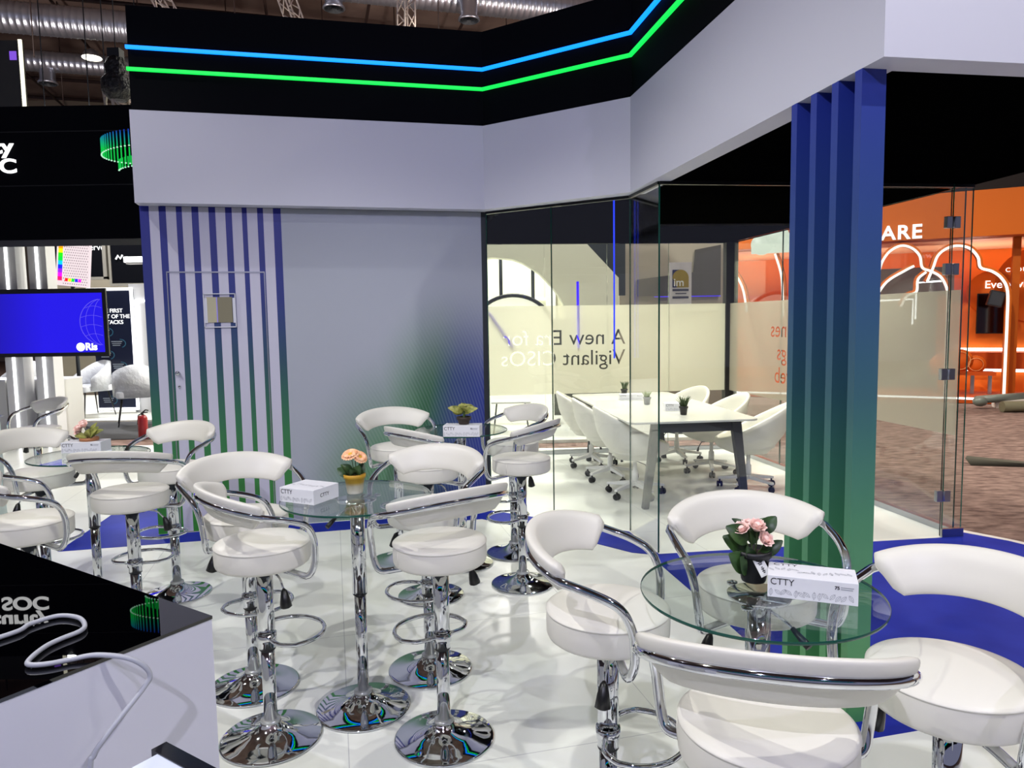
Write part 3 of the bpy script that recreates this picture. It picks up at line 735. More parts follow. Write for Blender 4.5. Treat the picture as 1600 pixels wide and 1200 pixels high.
tissue((.631, 1.749, TZ), (.191, -.073), .206, .105, .056, 'white tissue box with leaf print beside the pink roses')
tissue((-.925, 2.800, TZ), (.88, -.42), .17, .15, .058, 'white square tissue box left of the yellow flowerpot', False)
tissue((-.425, 4.345, TZ), (.99, -.10), .225, .12, .068, 'white tissue box under the succulent on the rear table')
tissue((-2.52, 3.97, TZ), (.99, .06), .215, .12, .060, 'white tissue box beside the terracotta pot on the far left table')

# ------------------------------------------------------------------ black-topped counter at left, cable, plinth
cu_ = V((.838, -.545)).normalized(); cc = (-.567, 1.304)
Mc = frame((cc[0], cc[1], 0), (-cu_.x, -cu_.y))           # x runs away from the corner along the rear edge, y towards the camera side
ctr = thing('display_counter', 'white display counter with glossy black glass top, lower left', 'counter', (cc[0], cc[1], 0))
invc = Matrix.Translation((-cc[0], -cc[1], 0)) @ Mc
mb = MB(); mb.box(0.001, 2.3, 0.001, 1.15, 0, 1.044, M=invc); mb.build('body', white_lam, ctr)
mb = MB(); mb.box(0, 2.301, 0, 1.151, 1.044, 1.05, M=invc); mb.build('glass_top', black_gl, ctr)
cabm = mat('pale_grey_cable', (168, 170, 178), .45)
cab = [(-1.15, 1.03, 1.056), (-.97, 1.13, 1.056), (-.888, 1.225, 1.056), (-.881, 1.265, 1.056), (-.852, 1.300, 1.056), (-.809, 1.290, 1.056), (-.778, 1.258, 1.056), (-.770, 1.231, 1.056), (-.785, 1.20, 1.056), (-.793, 1.171, 1.056), (-.790, 1.130, 1.056), (-.779, 1.107, 1.056), (-.751, 1.107, 1.056), (-.718, 1.123, 1.056), (-.687, 1.132, 1.058), (-.642, 1.134, 1.053), (-.618, 1.143, 1.036), (-.608, 1.149, 1.014), (-.615, 1.139, .997), (-.634, 1.110, .97), (-.655, 1.086, .94), (-.666, 1.078, .92), (-.673, 1.075, .88), (-.68, 1.07, .6), (-.68, 1.06, .02)]
mb = MB(); mb.tube(spline(cab, 6), .0042, 10); tag(mb.build('power_cable', cabm), 'pale grey cable looping over the black counter top and hanging down its white side', 'cable')
pc = (-.540, 1.050)
pp_ = thing('display_plinth', 'white plinth with black rim, bottom left corner of the view', 'plinth', (pc[0], pc[1], 0))
Mq = Matrix.Translation((-pc[0], -pc[1], 0)) @ frame((pc[0], pc[1], 0), (cu_.x, cu_.y))
mb = MB(); mb.box(.0, .34, -.45, .0, 0, .94, M=Mq); mb.build('body', white_lam, pp_)
mb = MB(); mb.box(.014, .33, -.44, -.02, .94, .953, M=Mq); mb.build('top_panel', mat('white_gloss_top', (205, 212, 228), .15), pp_)
mb = MB(); mb.box(-.002, .345, -.02, .004, .932, .955, M=Mq); mb.build('rim', mat('black_gloss_rim', (10, 10, 18), .15), pp_)

# ------------------------------------------------------------------ meeting room furniture
tw = mat('white_table_top', (216, 216, 206), .2)
mt = thing('meeting_table', 'long white meeting table on slanted dark metal legs inside the glass room', 'table', (1.366, 7.04, 0), .118)
def rrect(x0, x1, y0, y1, rad):
    out = []
    for cx, cy, a0 in ((x1 - rad, y1 - rad, 0), (x0 + rad, y1 - rad, 90), (x0 + rad, y0 + rad, 180), (x1 - rad, y0 + rad, 270)):
        out += [(cx + rad * cos(radians(a0 + 15 * k)), cy + rad * sin(radians(a0 + 15 * k))) for k in range(7)]
    return out
mb = MB(); mb.prism(rrect(-.56, .56, -1.185, 1.185, .08), .732, .75); mb.build('tabletop', tw, mt, .004)
for y in (-1.06, 1.06):
    mb = MB()
    mb.plate([(-.29, .732), (.39, .732), (.39, .64), (-.29, .64)], y - .02, y + .02)
    mb.build('crossbar', dgrey, mt, .004)
    for sg in (-1, 1):
        mb = MB(); mb.plate([(.05 + sg * .30, .732), (.05 + sg * .385, .732), (.05 + sg * .465, .0), (.05 + sg * .415, .0)], y - .03, y + .03); mb.build('leg', dgrey, mt, .004)
mb = MB(); mb.box(.02, .08, -1.04, 1.04, .66, .71); mb.build('beam', dgrey, mt)
tubw = mat('white_chair_vinyl', (222, 220, 208), .4)
def make_tub():
    root = thing('swivel_tub_chair', 'chair', 'chair')
    K = 48
    def rim(a):    # a = angle from the back
        k = .5 + .5 * cos(a); return .47 + .34 * (k ** 1.45)
    rings_o, rings_i = [], []
    rows = 9
    for i in range(rows):
        t = i / (rows - 1); ro = []; ri = []
        for j in range(K):
            a = 2 * pi * j / K; k = .5 + .5 * cos(a); zt = rim(a); z = .345 + (zt - .345) * t
            flare = .17 + .13 * sin(min(1, t * 1.5) * pi / 2) + .03 * t * k
            rx = flare; ry = flare * (1 + .02 * k) + .05 * t * k
            ro.append((rx * sin(a), -ry * cos(a), z)); q = .86 if t < .95 else .9
            ri.append(((rx - .032) * sin(a), -(ry - .032) * cos(a), z if t > 0 else z + .06))
        rings_o.append(ro); rings_i.append(ri)
    top_mid = [((x1 + x2) / 2, (y1 + y2) / 2, (z1 + z2) / 2 + .014) for (x1, y1, z1), (x2, y2, z2) in zip(rings_o[-1], rings_i[-1])]
    rings = [[(x * .5, y * .5, .33) for x, y, z in rings_o[0]]] + rings_o + [top_mid] + rings_i[::-1]
    mb = MB(); mb.loft(rings, True, True); mb.build('shell', tubw, root)
    mb = MB(); mb.lathe([(0, .475), (.15, .473), (.22, .462), (.243, .445), (.245, .40), (0, .40)], 36, M=Matrix.Translation((0, .01, 0))); mb.build('seat', tubw, root)
    mb = MB(); mb.lathe([(0, .10), (.028, .10), (.028, .22), (.018, .23), (.018, .335), (0, .335)], 20); mb.build('post', white_p, root)
    for k in range(5):
        a = 2 * pi * k / 5 + .3; Mr = Matrix.Rotation(a, 4, 'Z')
        mb = MB(); mb.loft([[(.02, y, z) for y, z in ((-.022, .095), (.022, .095), (.022, .135), (-.022, .135))], [(.27, y, z) for y, z in ((-.015, .075), (.015, .075), (.015, .095), (-.015, .095))]], True, True, 0, False, Mr)
        s_ = mb.build('star_leg', white_p, root)
        mb = MB(); W_ = Matrix.Rotation(a + .7, 4, 'Z')
        for y in (-.016, .016):
            mb.lathe([(0, -.009), (.026, -.009), (.028, -.004), (.028, .004), (.026, .009), (0, .009)], 18, M=Mr @ Matrix.Translation((.255, 0, .028)) @ Matrix.Rotation(.8 + k, 4, 'Z') @ Matrix.Translation((0, y, 0)) @ Matrix.Rotation(radians(90), 4, 'X'))
        mb.tube([(.255, 0, .03), (.255, 0, .08)], .008, 8, M=Mr)
        mb.build('caster', blackp, s_)
    mb = MB(); mb.tube([(.03, .0, .32), (.12, .06, .30), (.15, .08, .24)], .005, 8); mb.tube([(.148, .079, .245), (.16, .085, .20)], [.006, .014], 8); mb.build('lever', blackp, root)
    return root
tub = make_tub()
tubs = [((1.10, 6.42), (-1, -.12), 'white tub chair on casters at the near left of the meeting table'), ((.97, 7.10), (-1, -.05), 'white tub chair on casters, middle one on the left side of the meeting table'),
        ((.86, 7.80), (-1, 0), 'white tub chair on casters at the far left of the meeting table'), ((2.19, 6.62), (.95, -.32), 'white tub chair on casters at the near right of the meeting table'),
        ((2.04, 7.32), (.97, .1), 'white tub chair on casters, middle one on the right side of the meeting table'), ((1.84, 8.0), (.9, .45), 'white tub chair on casters at the far right of the meeting table')]
for i, ((x, y), d, lb) in enumerate(tubs): place(tub, i > 0, (x, y, 0), sdir(*d), lb, 'white tub chairs around the meeting table')
grass = mat('dark_grass', (60, 78, 44), .6)
def grass_pot(loc, label, h, m_pot, m_g, n=38, rr=.036):
    t = thing('potted_grass', label, 'potted plant', loc, 0, 'small pots on the meeting table')
    pot(t, rr * .72, rr, .075, m_pot)
    mb = MB(); rnd = random.Random(int(loc[1] * 100))
    for k in range(n):
        a = rnd.uniform(0, 2 * pi); q = rnd.uniform(0, rr * .7); l = h * rnd.uniform(.7, 1); o_ = rnd.uniform(.1, .5) * h
        mb.tube([(q * cos(a), q * sin(a), .065), (q * cos(a) + o_ * .4 * cos(a), q * sin(a) + o_ * .4 * sin(a), .065 + l * .6), (q * cos(a) + o_ * cos(a), q * sin(a) + o_ * sin(a), .065 + l)], [.003, .0028, .0008], 5)
    o = mb.build('grass_tuft', m_g, t)
    return t
grass_pot((1.236, 7.90, .75), 'dark grass in a black pot at the far end of the meeting table', .10, blackpot, grass)
grass_pot((1.327, 7.047, .75), 'light green plant in a grey pot in the middle of the meeting table', .075, mat('grey_pot', (120, 122, 124), .6), mat('light_green_grass', (128, 146, 84), .6), 26)
grass_pot((1.496, 6.248, .75), 'dark grass in a black pot near the front end of the meeting table', .105, blackpot, grass, 46)
tissue((1.12, 7.45, .75), (1, -.05), .24, .12, .06, 'white tissue box at the far end of the meeting table')
tissue((1.39, 6.50, .75), (1, -.05), .15, .13, .07, 'white tissue box behind the front pot on the meeting table', False)

# ------------------------------------------------------------------ own lit header sign at left
sg = thing('illuminated_header', 'black header box at upper left with lit white lettering and green ring graphic', 'sign', (-4.3, 6.3, 2.35))
Ms = Matrix.Identity(4)
mb = MB(); mb.box(-2.6, 1.45, 0, .5, 0, 1.12); mb.build('box', black_f, sg)
mb = MB(); mb.box(-2.6, 1.45, -.004, 0, .455, .462); mb.box(-2.6, 1.45, -.004, 0, .905, .912); mb.build('panel_joint', mat('joint_shadow_gap', (1, 1, 2), .6), sg)
text('lettering', 'Security', .165, txt_w, Matrix.Translation((.078, -.006, .735)), sg, .01, .004, 'RIGHT', sx=1.35)
text('lettering', 'SOC', .165, txt_w, Matrix.Translation((.10, -.006, .57)), sg, .01, .004, 'RIGHT', sx=1.3)
ringm = mat('ring_graphic_glow', (0, 0, 0), .5)
t_, s_ = sep(ringm); cr = N(ringm, 'ShaderNodeValToRGB'); cr.color_ramp.elements[0].position = .76; cr.color_ramp.elements[0].color = rgb(10, 215, 80); cr.color_ramp.elements[1].position = .91; cr.color_ramp.elements[1].color = rgb(14, 60, 190)
ringm.node_tree.links.new(s_.outputs[2], cr.inputs[0]); ringm.node_tree.links.new(cr.outputs[0], ringm.node_tree.nodes['Principled BSDF'].inputs['Emission Color']); ringm.node_tree.nodes['Principled BSDF'].inputs['Emission Strength'].default_value = .8
mb = MB(); rimx = MB()
for cx, cz, a_, b_, hh, n in ((1.27, .71, .44, .085, .135, 66), (1.30, .575, .33, .05, .085, 48)):
    for k in range(n):
        th = 2 * pi * (k + .5) / n; x = cx + a_ * cos(th); z = cz + b_ * sin(th)
        if x > 1.44 or (a_ < .4 and sin(th) < 0): continue
        mb.box(x - .0045, x + .0045, -.007 if sin(th) < 0 else -.005, -.001, z, z + hh); rimx.box(x - .006, x + .006, -.008, -.001, z - .007, z + .002)
mb.build('ring_graphic', ringm, sg); rimx.build('ring_edge', emis('pale_green_glow', (190, 255, 215), 1.), sg)

# ------------------------------------------------------------------ neighbours at left
colm = mat('white_column_board', (206, 206, 208), .5)
for x, lb in ((-6.60, 'white column with a vertical LED line, leftmost, behind the blue screen'), (-6.20, 'white column with a vertical LED line beside the rainbow panel')):
    t = thing('lit_column', lb, 'column', (x, 9.55, 0), 0, 'white LED columns behind the blue screen')
    mb = MB(); mb.box(-.118, .118, 0, .2, 0, 4.0); mb.build('board', colm, t)
    mb = MB(); mb.box(-.016, .016, -.012, 0, 0, 4.0); mb.build('led_line', led_w, t)
scr = thing('video_screen', 'wide blue video screen with a globe and white logo, at left', 'screen', (-6.26, 9.42, 1.24))
mb = MB(); mb.box(-1.5, 1.0, 0, .03, -.02, .86); mb.build('housing', mat('screen_housing', (22, 22, 24), .4), scr)
scm = mat('blue_screen_picture', (0, 0, 0), .3); t_, s_ = sep(scm); cr = N(scm, 'ShaderNodeValToRGB'); mr = N(scm, 'ShaderNodeMapRange'); mr.inputs[1].default_value = -1.; mr.inputs[2].default_value = .9
cr.color_ramp.elements[0].color = rgb(22, 16, 110); cr.color_ramp.elements[1].color = rgb(36, 22, 236); cr.color_ramp.elements[1].position = .62
scm.node_tree.links.new(s_.outputs[0], mr.inputs[0]); scm.node_tree.links.new(mr.outputs[0], cr.inputs[0]); scm.node_tree.links.new(cr.outputs[0], scm.node_tree.nodes['Principled BSDF'].inputs['Emission Color']); scm.node_tree.nodes['Principled BSDF'].inputs['Emission Strength'].default_value = 1.0
mb = MB(); mb.box(-1.46, .95, -.006, 0, .03, .80); mb.build('picture', scm, scr)
glb = emis('globe_line_glow', (110, 96, 250), .9); mb = MB(); gx, gz, gr = .95, .42, .30
def arc_line(mb, f, n=20, w=.004):
    P = [f(k / n) for k in range(n + 1)]
    P = [q for q in P if q[0] <= .948]
    if len(P) > 1: mb.tube([(x, -.008, z) for x, z in P], w, 5)
arc_line(mb, lambda t: (gx + gr * cos(pi / 2 + pi * t), gz + gr * sin(pi / 2 + pi * t)))
for k in (.4, .75): arc_line(mb, lambda t, k=k: (gx + gr * k * cos(pi / 2 + pi * t), gz + gr * sin(pi / 2 + pi * t)), w=.0025)
for dz in (-.18, -.06, .06, .18):
    hw = sqrt(gr * gr - dz * dz); arc_line(mb, lambda t: (gx - hw * (1 - t), gz + dz + .03 * sin(pi * t)), w=.0025)
mb.build('globe', glb, scr)
mb = MB(); mb.lathe([(0, .0), (.055, .0), (.055, .004), (0, .004)], 24, M=Matrix.Translation((.64, -.008, .10)) @ R90); mb.build('logo_disc', txt_w, scr)
text('logo_text', 'Ris', .13, txt_w, Matrix.Translation((.70, -.010, .06)), scr, .004, .004)
# white cabinets and wrapped chairs
cabn = mat('pale_grey_cabinet', (196, 196, 194), .5)
for x0, x1, y in ((-6.85, -6.15, 9.78), (-8.0, -6.9, 9.78)):
    t = thing('low_cabinet', 'pale grey low cabinet beside the aisle at left' if x0 > -6.9 else 'pale grey low cabinet behind the LED columns', 'cabinet', ((x0 + x1) / 2, y, 0))
    w_ = (x1 - x0) / 2
    mb = MB(); mb.box(-w_, w_, 0, .5, .06, .88); mb.build('body', cabn, t); mb = MB(); mb.box(-w_ - .004, w_ + .004, -.01, .51, .88, .90); mb.build('top', white_lam, t)
    mb = MB(); mb.box(-w_ + .02, w_ - .02, .03, .45, 0, .06); mb.build('plinth', dgrey, t)
wrap = mat('plastic_wrapped_white_fabric', (214, 216, 222), .18, spec=.8); bump(wrap, 14, .8, .02, 6)
def make_wrapped():
    root = thing('wrapped_armchair', 'c', 'chair')
    mb = MB(); mb.prism(rrect(-.27, .27, -.26, .26, .08), .40, .50); mb.build('seat', wrap, root, .02)
    rows = []
    for i in range(15):
        a = radians(-115 + 230 * i / 14); k = cos(a * .78); zt = .60 + .28 * max(0, k); ro, ri = .31, .26
        rows.append([(ro * sin(a), -ro * cos(a), .42), (ro * sin(a) * 1.03, -ro * cos(a) * 1.05, zt), (ri * sin(a), -ri * cos(a), zt + .01), (ri * sin(a) * .95, -ri * cos(a) * .95, .44)])
    mb = MB(); mb.loft(rows, True, True); mb.build('backrest', wrap, root)
    for sx in (-1, 1):
        for sy in (-1, 1):
            mb = MB(); mb.tube([(sx * .19, sy * .18, .42), (sx * .26, sy * .25, 0)], [.014, .008], 8); mb.build('leg', blackp, root)
    return root
wr = make_wrapped()
for i, (x, y, rz, lb) in enumerate(((-7.65, 13.0, 2.6, 'plastic-wrapped white armchair in front of the dark poster'), (-6.15, 11.75, .5, 'plastic-wrapped white armchair beside the striped wall at left'), (-9.1, 13.3, 1.4, 'plastic-wrapped white armchair half hidden behind the blue screen'))):
    place(wr, i > 0, (x, y, 0), rz, lb, 'plastic-wrapped armchairs on the neighbouring stand', (1.12, 1.12, 1.12))
mb = MB(); mb.prism([(-16, 12.25), (-2.8, 12.25), (-2.8, 17), (-16, 17)], -.03, 0); struct(mb.build('floor_neighbour', floor_w))
# poster with LED frame  (stands 13.2 m away)
k_ = 13.2 / 10.5
def zz(z): return 1.59 + (z - 1.59) * k_
ps = thing('backlit_poster', 'dark blue poster with white headline in a glowing LED frame', 'poster', (-7.26, 13.3, 0))
mb = MB(); mb.box(-.42, .30, 0, .1, .05, zz(2.14)); mb.build('panel', mat('dark_navy_print', (14, 24, 52), .4), ps)
mb = MB(); mb.box(-.50, .34, -.03, .0, zz(2.14) - .02, zz(2.14) + .03); mb.box(.29, .34, -.03, 0, .06, zz(2.14)); mb.box(-.42, .34, -.03, 0, .06, .10); mb.build('led_frame', led_w, ps)
for i, s in enumerate(('S THE FIRST', 'RONT OF THE', 'R ATTACKS')): text('headline_' + ('first', 'second', 'third')[i], s, .10, txt_w, Matrix.Translation((-.39, -.008, 1.86 - .105 * i)), ps, .004, .001)
tealm = emis('teal_print_glow', (24, 84, 110), .7); greym = mat('grey_small_print', (150, 160, 175), .6)
mb = MB(); m2 = MB()
for i in range(7):
    z = 1.50 - i * .21; xo = -.27 if i % 2 == 0 else -.05
    for q in range(7):
        a = radians(-70 + 23 * q); mb.tube([(xo + .10 + .10 * cos(a), -.004, z + .075 * sin(a)), (xo + .10 + .10 * cos(a + .4), -.004, z + .075 * sin(a + .4))], .010, 5)
    for q in range(3): m2.box(xo - .06 + .01 * q, xo + .14 - .02 * q, -.008, -.002, z + .03 - .035 * q, z + .045 - .035 * q)
mb.build('teal_badges', tealm, ps); m2.build('small_text', greym, ps)
fw = thing('lit_wall_frame', 'white wall panel edged by a glowing LED frame beside the striped wall', 'wall panel', (-6.75, 13.3, 0))
mb = MB(); mb.box(-.30, .9, .1, .2, 0, 2.38); mb.build('panel', colm, fw)
mb = MB(); mb.box(-.19, -.15, .06, .1, .72, 2.07); mb.box(-.19, .6, .06, .1, 2.05, 2.09); mb.build('led_frame', led_w, fw)
# rainbow light panel
rb = thing('rainbow_light_panel', 'tilted luminous panel with rainbow colour bars hanging at left', 'light panel', (-7.08, 11.8, 2.62))
mb = MB(); Mrb = Matrix.Rotation(radians(6), 4, 'Y')
mb.box(-.27, .27, 0, .04, -.36, .36, M=Mrb); mb.build('panel', emis('luminous_white_panel', (250, 232, 236), 1.0), rb)
mb = MB(); mb.tube([(-.06, .05, -.3), (-.06, .05, -2.62)], .03, 10); mb.build('stand_pole', dgrey, rb)
mesh_d = mat('dark_dot_print', (150, 120, 135), .6); mb = MB()
for i in range(11):
    for j in range(16):
        mb.box(-.15 + .036 * i + (.018 if j % 2 else 0), -.15 + .036 * i + .012 + (.018 if j % 2 else 0), -.003, 0, -.33 + .042 * j, -.33 + .042 * j + .016, M=Mrb)
mb.build('dot_pattern', mesh_d, rb)
cols = [(255, 30, 20), (255, 160, 0), (250, 240, 0), (40, 230, 20), (0, 220, 60), (0, 200, 230), (20, 40, 240), (150, 30, 240), (240, 20, 230), (250, 20, 110)]
for i, c in enumerate(cols):
    mb = MB(); mb.box(-.24, -.17, -.006, -.0005, .36 - .064 * (i + 1), .36 - .064 * i, M=Mrb)
    cm_ = emis('colour_bar_%d' % i, c, 1.3); mb.build('colour_bar', cm_, rb)
    if i % 2 == 0:
        mb = MB(); mb.box(-.12 + .027 * i, -.075 + .027 * i, -.006, -.0005, -.285, -.235, M=Mrb); mb.build('colour_patch', cm_, rb)
# black hanging signs, lamp
for (x0, x1, z0, z1, body, tx, lb, ts) in ((-10.1, -8.94, 2.70, 3.62, 'erve', -9.22, 'black hanging sign with the letters erve, behind the rainbow panel', .19), (-8.76, -7.85, 2.55, 3.56, 'n', -8.50, 'black hanging sign with small white zigzag mark beside the striped wall', .17)):
    t = thing('hanging_sign', lb, 'sign', ((x0 + x1) / 2, 16, (z0 + z1) / 2)); w_ = (x1 - x0) / 2; h_ = (z1 - z0) / 2
    mb = MB(); mb.box(-w_, w_, 0, .08, -h_, h_); mb.build('panel', black_f, t)
    mb = MB(); mb.box(w_, w_ + .08, -.02, .1, -h_ - .05, h_); mb.box(-w_ - .05, w_ + .08, -.02, .1, -h_ - .06, -h_); mb.box(-w_ - .05, -w_, -.02, .1, -h_, h_); mb.build('frame', mat('grey_sign_frame', (120, 116, 108), .5), t)
    text('lettering', body, ts, txt_w, Matrix.Translation((tx - (x0 + x1) / 2 + (.05 if body == 'n' else 0), -.012, .12 if body == 'erve' else .0)), t, .006)
    for q in (-w_ + .1, w_ - .1):
        mb = MB(); mb.tube([(q, .04, h_), (q, .04, 12.6 - (z0 + z1) / 2)], .012, 6); mb.build('hanger', dgrey, t)
    if body == 'n':
        mb = MB(); mb.tube([(-.34, -.02, .02), (-.29, -.02, .1), (-.24, -.02, .03), (-.19, -.02, .11)], .02, 6); mb.build('mark', txt_w, t)
lm = thing('strip_lamp', 'bright fluorescent strip lamp at the striped wall, far left', 'lamp', (-5.42, 10.5, 2.55)); mb = MB(); mb.box(-.15, .3, 0, .08, -.03, .05); mb.build('diffuser', led_w, lm); mb = MB(); mb.box(-.12, .3, .0, .08, -.055, -.03); mb.build('housing', white_p, lm); mb = MB(); mb.tube([(.2, .04, -.05), (.2, .04, -2.52)], .02, 8); mb.lathe([(0, 0), (.15, 0), (.15, .02), (0, .02)], 20, M=Matrix.Translation((.2, .04, -2.53))); mb.build('lamp_stand', dgrey, lm)
# fire extinguisher
fe = thing('fire_extinguisher', 'small red fire extinguisher on the floor beside the striped wall', 'fire extinguisher', (-5.28, 10.2, 0))
redm = mat('red_enamel', (140, 14, 22), .35)
mb = MB(); mb.lathe([(0, 0), (.062, 0), (.065, .01), (.065, .29), (.05, .325), (.02, .34), (0, .34)], 24); mb.build('cylinder', redm, fe)
mb = MB(); mb.lathe([(0, .335), (.02, .335), (.02, .375), (0, .375)], 14); mb.tube([(0, 0, .37), (.05, 0, .41), (.09, 0, .40)], .01, 8); mb.tube([(0, 0, .37), (.08, 0, .375)], .008, 8); mb.tube([(-.01, 0, .36), (-.06, 0, .33), (-.075, 0, .2)], .009, 8); mb.build('valve', blackp, fe)
# glass-topped cabinet with green light at the left edge
gc = thing('glass_topped_cabinet', 'pale cabinet with glass top and green light at the left edge', 'cabinet', (-4.05, 5.15, 0))
mb = MB(); mb.box(-.8, .0, .0, .5, 0, .86); mb.build('body', mat('pale_teal_cabinet', (190, 206, 204), .4), gc)
mb = MB(); mb.box(-.82, .02, -.02, .52, .90, .91); mb.build('glass_top', [glass_t], gc); mb = MB(); mb.box(-.8, -.02, .03, .47, .86, .90); mb.build('tray', mat('teal_tray', (120, 150, 152), .4), gc)
mb = MB(); mb.box(-.215, -.185, -.03, -.005, .05, .84); o = mb.build('led_line', led_g, gc)

# ------------------------------------------------------------------ beyond the rear glass
cream = mat('cream_board', (198, 198, 180), .6); creamb = mat('bright_cream_wall', (232, 232, 205), .6)
bc = thing('arched_stand', 'cream stand front with a large arched opening, behind the rear glass', 'exhibition stand', (0, 12, 0))
arch = [(-.60, 2.60), (-.284, 2.641), (.032, 2.604), (.20, 2.54), (.347, 2.453), (.48, 2.36), (.608, 2.229), (.72, 2.10), (.817, 1.964), (.875, 1.86), (.921, 1.70), (.94, 1.5), (.95, 0)]
mb = MB(); mb.plate(arch + [(1.80, 0), (1.79, 2.274), (1.278, 2.825), (1.2, 3.4), (-.60, 3.4)], 0, .3); mb.build('arch_panel', cream, bc)
mb = MB(); mb.box(.60, 1.79, -.06, -.005, 0, 1.62); mb.build('dark_lower_panel', mat('charcoal_lower_panel', (58, 60, 58), .6), bc)
for x in (-.17, .40):
    mb = MB(); mb.box(x - .03, x + .03, .9, .98, 0, 3.2); mb.build('mullion', dgrey, bc)
mb = MB(); mb.box(-3.2, 2.6, 3.6, 3.7, 0, 4.5); mb.build('rear_wall', creamb, bc)
mb = MB(); mb.box(-3.0, .8, 3.5, 3.56, 2.02, 2.09); mb.box(.75, .95, 3.3, 3.5, 0, 3.0); mb.build('shelf', white_p, bc)
mb = MB(); mb.box(-.6, -.1, .7, .78, 2.70, 2.76); mb.build('lamp', led_w, bc)
navy = mat('dark_teal_board', (26, 34, 38), .5)
mb = MB(); mb.plate([(1.1, 2.0), (1.98, 2.0), (1.98, 4.2), (1.1, 4.2)], .5, .7); o = mb.build('side_panel', navy, bc)
dm = thing('domed_counter', 'white domed sign with dark rim behind the rear glass, left part', 'sign', (.03, 11.1, 0))
mb = MB(); P = [(.62 * cos(pi * k / 24) * 1.0, 1.40 + .565 * sin(pi * k / 24)) for k in range(25)] + [(-.62, 0), (.62, 0)]
mb.plate(P, 0, .2); mb.build('panel', mat('white_board_added_glow', (240, 240, 226), .5, emit=(255, 252, 225), es=.8), dm)  # emission added to brighten the board behind the cut-out letters
mb = MB(); mb.tube([(.635 * cos(pi * k / 24), -.01, 1.40 + .58 * sin(pi * k / 24)) for k in range(25)], .03, 8); mb.build('rim', mat('dark_rim', (28, 32, 34), .5), dm)
# low furniture glimpsed under the film
for i, (x, lb) in enumerate(((-.02, 'small white side table seen under the frosted film, behind the rear glass'),)):
    t = thing('side_table', lb, 'table', (x, 10.2, 0)); mb = MB(); mb.prism(rrect(-.28, .28, -.2, .2, .05), .44, .46); mb.build('tabletop', white_p, t)
    for sx in (-1, 1):
        for sy in (-1, 1):
            mb = MB(); mb.tube([(sx * .2, sy * .15, .44), (sx * .25, sy * .18, 0)], .01, 8); mb.build('leg', blackp, t)
mb = MB(); mb.prism([(-4.5, 9.3), (2.4, 9.5), (2.4, 16), (-4.5, 16)], -.03, .01); struct(mb.build('floor_rear_stand', floor_w))
# grey wall further right with mark poster
gw = mat('taupe_wall', (150, 142, 128), .7)
t = thing('grey_stand_wall', 'taupe stand wall with dark lower panel behind the mark poster', 'exhibition stand', (2.9, 13.2, 0))
mb = MB(); mb.box(-.92, 1.0, 0, .3, 0, 4.0); mb.build('wall', gw, t)
mb = MB(); mb.plate([(-.6, 2.0), (.9, 2.0), (.9, 2.9), (.45, 2.82), (.42, 2.42), (-.6, 2.3)], -.08, 0); mb.build('dark_panel', mat('dark_taupe_panel', (62, 60, 58), .6), t)
mb = MB(); mb.box(-.92, .9, -.2, -.02, 1.72, 1.80); mb.build('shelf', cream, t)
mb = MB(); mb.box(-.3, .9, -.09, -.08, 1.98, 1.99); mb.build('violet_led_line', glow_v, t)
ms = thing('mark_poster', 'small white poster with navy and gold emblem behind the rear glass', 'poster', (2.32, 9.9, 2.06))
mb = MB(); mb.box(-.15, .15, 0, .01, -.36, .29); mb.build('sheet', mat('poster_paper', (206, 202, 206), .6), ms); mb = MB(); mb.tube([(0, .03, .2), (0, .03, -2.04)], .012, 8); mb.lathe([(0, 0), (.16, 0), (.16, .015), (0, .015)], 24, M=Matrix.Translation((0, .03, -2.05))); mb.build('stand', dgrey, ms)
nv = mat('navy_ink', (24, 30, 90), .6); gd_ = mat('gold_ink', (150, 128, 44), .6)
mb = MB(); mb.box(-.11, -.02, -.003, 0, -.05, .19); mb.build('navy_block', nv, ms)
mb = MB(); mb.plate([(.0 + .11 * cos(pi * k / 16) - .0, .08 + .11 * sin(pi * k / 16)) for k in range(17)] + [(-.05, -.05), (.11, -.05)], -.005, -.003); mb.build('gold_arch', gd_, ms)
text('emblem_letters', 'im', .15, white_p, Matrix.Translation((-.10, -.008, -.03)), ms, .002, .002)
mb = MB(); mb.box(-.11, .11, -.004, 0, -.10, -.07); mb.box(-.07, .08, -.004, 0, -.14, -.125); mb.box(-.11, .11, -.004, 0, -.20, -.17); mb.build('emblem_text', mat('dark_navy_text', (60, 62, 84), .6), ms)
# glowing bars that stand in for coloured reflections in the glass
Mb_ = frame((B0[0], B0[1], 0), (B1[0] - B0[0], B1[1] - B0[1])); Ma_ = frame((WE[0], WE[1], 0), (G1[0] - WE[0], G1[1] - WE[1]))
for M_, x, z0, z1, y, m_, w_, lb in ((Ma_, 1.125, 1.30, ZS, .02, emis('blue_reflection_glow', (30, 60, 255), 1.3), .004, 'thin vertical blue bar imitating a reflection in the angled front glass'), (Mb_, 1.137, 1.26, 2.04, .02, glow_v, .014, 'short vertical violet bar imitating a reflection in the rear glass')):
    mb = MB(); mb.box(x - w_, x + w_, y - .012, y, z0, z1, M=M_); tag(mb.build('glass_reflection_bar', m_), lb, 'light strip')
mb = MB(); mb.plate([(.06, 1.70), (.10, 1.70), (.38, 1.28), (.34, 1.28)], .012, .024, M=Mb_); tag(mb.build('glass_reflection_bar', emis('pale_violet_reflection', (150, 130, 255), .9)), 'slanted pale violet bar imitating a reflection in the rear glass, far left', 'light strip')

